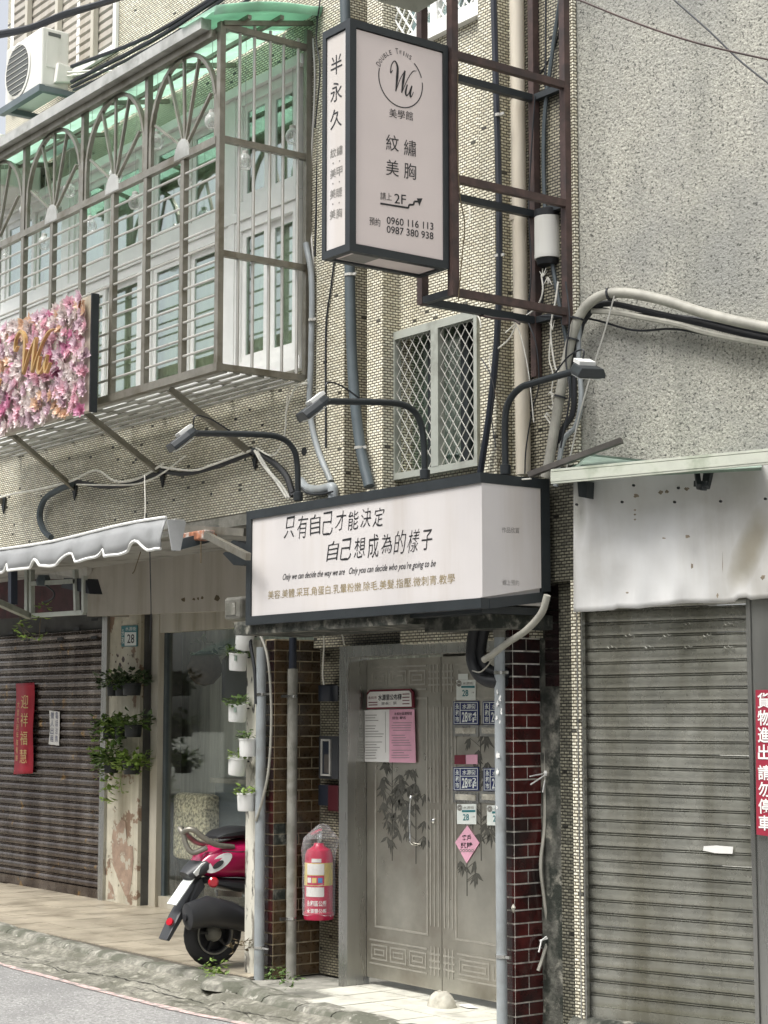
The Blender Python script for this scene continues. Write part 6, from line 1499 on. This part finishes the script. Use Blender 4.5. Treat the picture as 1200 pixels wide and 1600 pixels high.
# ================================================================ LEFT ARCADE DETAILS
# red couplet banner, paper note, number plate
sp_ = P_f(vs-.035)
rbn = thing('couplet_banner', 'long crimson banner with gold characters on the left shutter', 'banner', sp_(37,1140))
mb = MB(); n = 24
for i in range(n+1):
    t = i/n; yy = 1068+(1210-1068)*t; wv_ = .010*math.sin(t*9)
    a, b = sp_(25-t*4, yy), sp_(54-t*3, yy-1.5); a.y += wv_; b.y += wv_*.6; mb.v += [a, b]
    if i: q = 2*i; mb.f.append((q-2,q-1,q+1,q))
bo = mb.build('cloth', M['redpaper'], rbn, smooth=True); s_ = bo.modifiers.new('solid','SOLIDIFY'); s_.thickness = .003
vtext('迎祥福慧', P_f(vs-.052), (39,1082), (36,1196), 11, M['goldprint'], rbn, gap=.25); vtext('大吉大利年年有餘', P_f(vs-.052), (29,1095), (26,1190), 3.5, M['goldprint'], rbn); 
np_ = thing('paper_slip', 'torn blue-white paper slip stuck on the left shutter', 'paper', sp_(84,1137))
mb = MB(); q = [(77,1110),(93,1112),(93,1135),(92,1165),(76,1163),(78,1140)]; board(mb, P_f(vs-.02), q, .003); mb.build('paper', M['paper'], np_)
vtext('徵人出租', P_f(vs-.021), (82,1112), (81,1160), 5, M['navy'], np_); vtext('電話洽詢', P_f(vs-.021), (89,1112), (88,1160), 4, M['navy'], np_)
hn = thing('house_number_plate', 'teal and white number 28 plate on the peeling pillar', 'number plate', FP(201,994,vs-.05)); HP = P_f(vs-.04)
board(MB(), HP, [(189.5,978),(214.5,977),(214.5,1010),(189.5,1010.5)]).build('plate', M['teal'], hn); mb = MB(); stamp(mb, HP, [(195,988),(213,987.6),(213,1008.5),(195,1009)]); mb.build('white_field', M['platewhite'], hn)
text('28', P_f(vs-.042), (199,998), (210,997.8), 14, M['ink'], hn, bold=.01); text('水源街', P_f(vs-.041), (196,982.6), (213,982.3), 6, M['platewhite'], hn); vtext('永和', P_f(vs-.041), (192.3,982), (192.3,1007), 4, M['platewhite'], hn)
ch = MB()
for k in range(14):
    x, y = R.uniform(181, 214), R.uniform(1016, 1046); s = R.uniform(.8, 3.2); stamp(ch, P_f(vs-.031), [(x+math.cos(a)*s*R.uniform(.5,1), y+math.sin(a)*s*2*R.uniform(.5,1)) for a in [i*1.05 for i in range(6)]], .001)
ch.build('paint_scar', M['rust'], bld, stuff=True)
pe = MB()      # bare plaster where the paint has come off
for pts in ([(178,1285),(182,1292),(190,1280),(196,1284),(198,1310),(200,1322),(208,1322),(209,1345),(206,1375),(202,1398),(196,1400),(192,1390),(184,1372),(176,1350),(175,1310)], [(170,1375),(176,1385),(180,1404),(168,1405)]):
    stamp(pe, P_f(vs-.031), pts, .002)
pe.build('bare_plaster', mat('bare_plaster', (.33,.24,.18), .9, var=.2, scale=12, bump=.4, bscale=40, col2=(.45,.42,.34), c2scale=9, c2pos=.58, c2soft=.02), bld)
# hanging boxed frame with lamp at upper left
hf = thing('open_sign_box', 'open white metal sign frame hanging over the left shutter', 'sign frame', FP(85,925,6.9)); HF = P_f(6.9)
for a, b in (((50,890),(50,962)),((50,962),(132,957)),((118,890),(120,958)),((50,912),(120,908)),((132,900),(132,957))): MB().bar(HF(*a), HF(*b), .038).build('frame_bar', M['aluframe'], hf)
MB().bar(FP(-10,938,6.3), FP(46,963,6.9), .05).build('frame_bar', M['aluframe'], hf); MB().bar(HF(44,890), HF(44,960), .05).build('frame_bar', M['aluframe'], hf); MB().bar(FP(20,880,6.6), FP(20,945,6.6), .06).build('frame_bar', M['navyplastic'], hf)
MB().prism([HF(95,918),(HF(100,903)),HF(133,904),HF(140,928)], (0,.12,0)).build('flood_lamp', M['navyplastic'], hf)
MB().lathe([(.06,-.04),(.07,0),(.05,.05)], HF(68,908), 10).build('socket', M['bluecable'], hf, smooth=True)
MB().tube(smooth_pts([HF(72,915),HF(84,925),HF(82,935),HF(66,942)], 5), .008, 6).build('lead', M['cable'], hf, smooth=True)
sb = MB(); sb.prism([FP(-30,905,7.6), FP(118,905,7.6), FP(118,960,7.6), FP(-30,968,7.6)], (0,.05,0)); so_ = sb.build('old_signboard', mat('faded_maroon', (.055, .018, .022), .6, var=.4, scale=5, col2=(.16, .03, .04), c2scale=4, c2pos=.62), None)
tag(so_, 'faded dark maroon signboard behind the hanging frame above the left shutter', 'signboard')
tag(MB().prism([FP(-30,880,7.4), FP(136,880,7.4), FP(136,905,7.5), FP(-30,903,7.4)], (0,.05,0)).build('signboard_cover', M['ceiling']), 'pale torn cover along the top of the maroon signboard', 'signboard cover')
# inside the shop window
bk_ = FP(320, 1042, 8.3); hb2 = thing('hanging_basket', 'dark round basket with trailing stems hanging inside the shop window', 'basket', bk_)
MB().lathe([(.001,-.17),(.08,-.15),(.145,-.08),(.16,0),(.12,.1),(.05,.14)], bk_, 18).build('basket', M['wood'], hb2, smooth=True); MB().tube([bk_+Z*.14, bk_+Z*.6], .004, 4).build('hanger', M['stem'], hb2)
mb = MB(); foliage(mb, bk_+Z*.12, 20, .16, .10, random.Random(1), .4); mb.build('foliage', M['leaf_d'], hb2)
cs = FP(300, 1300, 8.2); cu2 = thing('armchair', 'straw-coloured patterned armchair back inside the shop window', 'armchair', (cs.x,cs.y,0)); 
MB().box((cs.x-.28,cs.y-.05,.42),(cs.x+.30,cs.y+.12,1.0)).build('backrest', M['grassstraw'], cu2, bevel=.05); MB().box((cs.x-.28,cs.y+.125,.2),(cs.x+.30,cs.y+.6,.5)).build('seat', M['grassstraw'], cu2, bevel=.04)
for sx_ in (-.25, .27):
    for sy_ in (.0, .55): MB().box((cs.x+sx_-.02,cs.y+sy_-.02,0),(cs.x+sx_+.02,cs.y+sy_+.02,.2 if sy_ else .42)).build('leg', M['wood'], cu2)
sf2 = FP(360, 1240, 8.3); shf = thing('side_table', 'grey low cabinet inside the shop window behind the armchair', 'cabinet', (sf2.x,sf2.y,0))
MB().box((sf2.x-.25,sf2.y,.15),(sf2.x+.5,sf2.y+.25,1.1)).build('carcass', M['bluecable'], shf); MB().box((sf2.x-.3,sf2.y-.03,1.1),(sf2.x+.55,sf2.y+.27,1.14)).build('table_top', M['concrete'], shf)
for sx_ in (-.22, .48): MB().box((sf2.x+sx_-.02,sf2.y+.02,0),(sf2.x+sx_+.02,sf2.y+.22,.15)).build('leg', M['wood'], shf)
lt = FP(375, 1060, 8.35); tag(MB().lathe([(.16,-.2),(.16,.16),(.12,.2)], lt, 16).build('pendant_lamp', M['navyplastic'], smooth=True), 'dark cylindrical lampshade inside the shop window', 'lampshade')
MB().tube([lt+Z*.2, lt+Z*.72], .004, 4).build('cord', M['cable'], bpy.data.objects['pendant_lamp'])

# ================================================================ SCOOTER (nose into the arcade, tail towards the street)
us_ = -10.63; wc = SP(334, 1468, us_); vy = wc.y-.01; rw = .22
scn = thing('scooter', 'crimson scooter with black seat parked behind the white pillar, tail to the street', 'scooter', (us_, vy, 0))
def sv_(s, z, u=0.): return Vector((us_+u, vy+s, z))
ty = []
for k in range(28):
    a = 2*math.pi*k/28; cc = sv_(math.cos(a)*(rw-.05), rw+math.sin(a)*(rw-.05)); ax = Vector((0,math.cos(a),math.sin(a)))
    ty.append([cc+ax*.05*math.cos(b)+Vector((1,0,0))*.05*math.sin(b) for b in [i*math.pi/5 for i in range(10)]])
mb = MB()
for r in ty: mb.v += r
for i in range(28):
    for k in range(10): mb.f.append((i*10+k, i*10+(k+1) % 10, ((i+1) % 28)*10+(k+1) % 10, ((i+1) % 28)*10+k))
wh = MB().lathe([(.128,-.035),(.132,-.03),(.132,.03),(.128,.035),(.118,.03),(.118,-.03)], sv_(0, rw), 28, (1,0,0)).build('rear_wheel', M['heatshield'], scn, smooth=True)
mb.build('tyre', M['tyre'], wh, smooth=True)
MB().tube([sv_(.134*math.cos(a), rw+.134*math.sin(a), .035) for a in [2*math.pi*i/36 for i in range(37)]], .007, 6).build('rim', M['pvc_dirty'], wh, smooth=True)
MB().lathe([(.035,-.03),(.06,.0),(.05,.035),(.03,.05)], sv_(0, rw), 18, (1,0,0)).build('hub', M['pvc_dirty'], wh, smooth=True)
for k in range(5):
    a = 2*math.pi*k/5+.5; MB().bar(sv_(math.cos(a)*.05, rw+math.sin(a)*.05, .012), sv_(math.cos(a)*.122, rw+math.sin(a)*.122, .012), .018, .03, up=(1,0,0)).build('spoke', M['heatshield'], wh)
w2_ = MB().lathe([(.13,-.035),(.13,.035),(.10,.03),(.03,.05)], sv_(1.25, rw), 24, (1,0,0)).build('front_wheel', M['heatshield'], scn, smooth=True)
mb2 = MB()
for r in ty: mb2.v += [p+Vector((0,1.25,0)) for p in r]
mb2.f = list(mb.f); mb2.build('tyre', M['tyre'], w2_, smooth=True)
def body(secs, name, m, parent=scn, smooth=True, n=14, p=2.6, bev=0):
    rings = []
    for s, z0, z1, hw_, *sh in secs:
        ds_ = sh[0] if sh else 0
        ring = []
        for k in range(n):
            a = 2*math.pi*(k+.5)/n; ca, sa = math.cos(a), math.sin(a)
            x = hw_*math.copysign(abs(ca)**(2/p), ca); t = math.copysign(abs(sa)**(2/p), sa)
            ring.append(sv_(s+ds_*t, (z0+z1)/2+(z1-z0)/2*t, x))
        rings.append(ring)
    return MB().loft(rings).build(name, m, parent, smooth=smooth, bevel=bev)
body([(-.14,.625,.70,.085,-.02),(-.08,.60,.775,.125,-.02),(.02,.59,.825,.16),(.18,.585,.85,.175),(.38,.56,.86,.17),(.55,.50,.85,.15),(.62,.48,.80,.12)], 'body_cowl', M['magred'])
body([(-.225,.595,.64,.06,-.02),(-.19,.585,.70,.095,.02),(-.125,.59,.75,.115,.03),(-.07,.62,.77,.115,.03)], 'tail_section', M['plastic_d'])
body([(-.02,.855,.875,.09),(.03,.85,.91,.125),(.15,.85,.935,.145),(.4,.85,.925,.14),(.6,.84,.90,.11),(.68,.83,.86,.06)], 'seat', M['seat'])
body([(-.10,.56,.60,.10),(.1,.50,.585,.15),(.45,.42,.56,.15),(.6,.3,.5,.14)], 'under_cowl', M['plastic_d'])
body([(.55,.24,.32,.14),(.8,.20,.29,.17),(1.05,.22,.30,.14)], 'floorboard', M['plastic_d']); body([(.98,.25,.6,.17,.05),(1.04,.3,.85,.20,.06),(1.10,.35,1.0,.12,.04)], 'leg_shield', M['magred'])
MB().tube(smooth_pts([sv_(1.0,1.02,-.32),sv_(1.04,1.06,-.15),sv_(1.05,1.06,.15),sv_(1.0,1.02,.32)], 4), .016, 8).build('handlebar', M['plastic_d'], scn, smooth=True)
MB().tube([sv_(1.07,1.0), sv_(1.25,.22)], .028, 8).build('fork', M['heatshield'], scn, smooth=True)
# white-rimmed side lamp and tail lens
def lens(pts, u, m, name, parent=scn, d=.012):
    mb = MB(); mb.prism([sv_(s, z, u) for s, z in pts], (d,0,0)); return mb.build(name, m, parent, bevel=.004)
for sgn in (1,):
    el = [(-.035+.080*math.cos(a)-.012*math.sin(a), .70+.052*math.cos(a)+.042*math.sin(a)) for a in [i*math.pi/9 for i in range(18)]]
    l_ = MB().prism([sv_(s, z, .128+(s+.03)*.38) for s, z in el], (.012,0,0)).build('side_lamp', M['lens_w'], scn)
    el2 = [(-.045+(s+.035)*.42, .69+(z-.70)*.42) for s, z in el]; MB().prism([sv_(s, z, .142+(s+.03)*.38) for s, z in el2], (.004,0,0)).build('lamp_centre', M['heatshield'], l_)
lens([(-.215,.64),(-.15,.70),(-.10,.715),(-.13,.65),(-.19,.615)], .088, M['lens_w'], 'tail_lens')
MB().lathe([(.034,0),(.036,.02),(.025,.03)], sv_(-.075,.575,.12), 16, (1,-.4,0)).build('indicator', M['lens_r'], scn, smooth=True)
# grab rail
for sgn in (1, -1):
    MB().tube(smooth_pts([sv_(.08,.80,.13*sgn),sv_(-.05,.82,.12*sgn),sv_(-.14,.87,.10*sgn),sv_(-.20,.92,.08*sgn),sv_(-.235,.925,.05*sgn),sv_(-.24,.90,.0),], 5), .019, 10).build('grab_rail', M['cagesteel'], scn, smooth=True)
MB().tube(smooth_pts([sv_(-.24,.90,0),sv_(-.225,.82,.02),sv_(-.19,.77,.05),sv_(-.10,.80,.08)], 5), .019, 10).build('grab_rail', M['cagesteel'], scn, smooth=True)
# mudguard, plate, reflector, muffler
MB().tube(smooth_pts([sv_(-.02,.78,.15),sv_(.10,.77,.178),(us_+.18,vy+.30,.77)], 5), .004, 5).build('panel_seam', M['plastic_d'], scn, smooth=True)
MB().prism([sv_(-.12,.60,-.06),sv_(-.16,.56,-.07),sv_(-.30,.36,-.07),sv_(-.39,.21,-.05),sv_(-.37,.20,-.05),sv_(-.25,.36,-.06),sv_(-.10,.54,-.05)], (.11,0,0)).build('mudguard', M['plastic_d'], scn)
MB().prism([sv_(-.185,.60,-.05),sv_(-.325,.43,-.05),sv_(-.33,.435,-.05),sv_(-.19,.605,-.05)], (.12,0,0)).build('licence_plate', M['platewhite'], scn)
MB().prism([sv_(-.258,.516,.0),sv_(-.272,.499,.0),sv_(-.272,.499,.006),sv_(-.258,.516,.006)], Vector((0,-.003,.003))).build('plate_mark', M['ink'], scn)
pts = [sv_(-.255,.50,-.05), sv_(-.262,.51,.03)]
MB().lathe([(.026,0),(.026,.015)], sv_(-.345,.32,.03), 14, (.3,-.8,.4)).build('reflector', M['lens_r'], scn, smooth=True)
rings = []
for s, z, r_ in ((-.285,.36,.055),(-.275,.36,.088),(-.12,.385,.105),(.08,.345,.095),(.28,.27,.07),(.34,.23,.02)):
    rings.append([sv_(s, z, .13)+Vector((math.cos(a)*r_*.8, -math.sin(a)*r_*.1, math.sin(a)*r_)) for a in [i*math.pi/10 for i in range(20)]])
mf = MB().loft(rings).build('muffler', M['heatshield'], scn, smooth=True)
MB().lathe([(.022,0),(.022,.012)], sv_(-.287,.355,.13), 12, (0,-1,0)).build('tailpipe', M['black'], mf)
for s, z in ((-.03,.37),(.15,.32)): MB().lathe([(.010,0),(.010,.006)], sv_(s, z, .192), 8, (1,0,0)).build('bolt', M['black'], mf)
MB().bar(sv_(-.03,.50,.1), sv_(.16,.475,.1), .03, .035).build('swing_bracket', M['chrome'], scn)
MB().tube([sv_(.08,.25,-.1), sv_(.22,.0,-.16)], .012, 8).build('stand', M['heatshield'], scn, smooth=True)

# ================================================================ the street's other side (seen in the window and steel reflections)
ob = thing('facing_building', 'plain beige building across the street, seen only as reflections', 'building', (-12, -4.6, 0))
ow = MB().box((-34,-5.2,-.1),(10,-4.8,8.2)).build('wall', M['across'], ob)
for fl_ in range(2):
    for k in range(13):
        u = -32+k*3.2; z = 1.0+fl_*3.2 if fl_ else .3
        w_ = MB().box((u,-4.8,z),(u+1.9,-4.77,z+1.8)).build('window', M['whiteframe'], ob); MB().box((u+.08,-4.77,z+.08),(u+1.82,-4.765,z+1.72)).build('pane', M['navyplastic'], w_)
MB().prism([(-34,-4.8,3.3),(10,-4.8,3.3),(10,-3.9,2.95),(-34,-3.9,2.95)], (0,0,.03)).build('canopy', M['greensheet'], ob)
tag(MB().box((-40,-4.8,-.1),(12,-3.6,-.02)).build('far_pavement', M['concrete']), kind='structure')
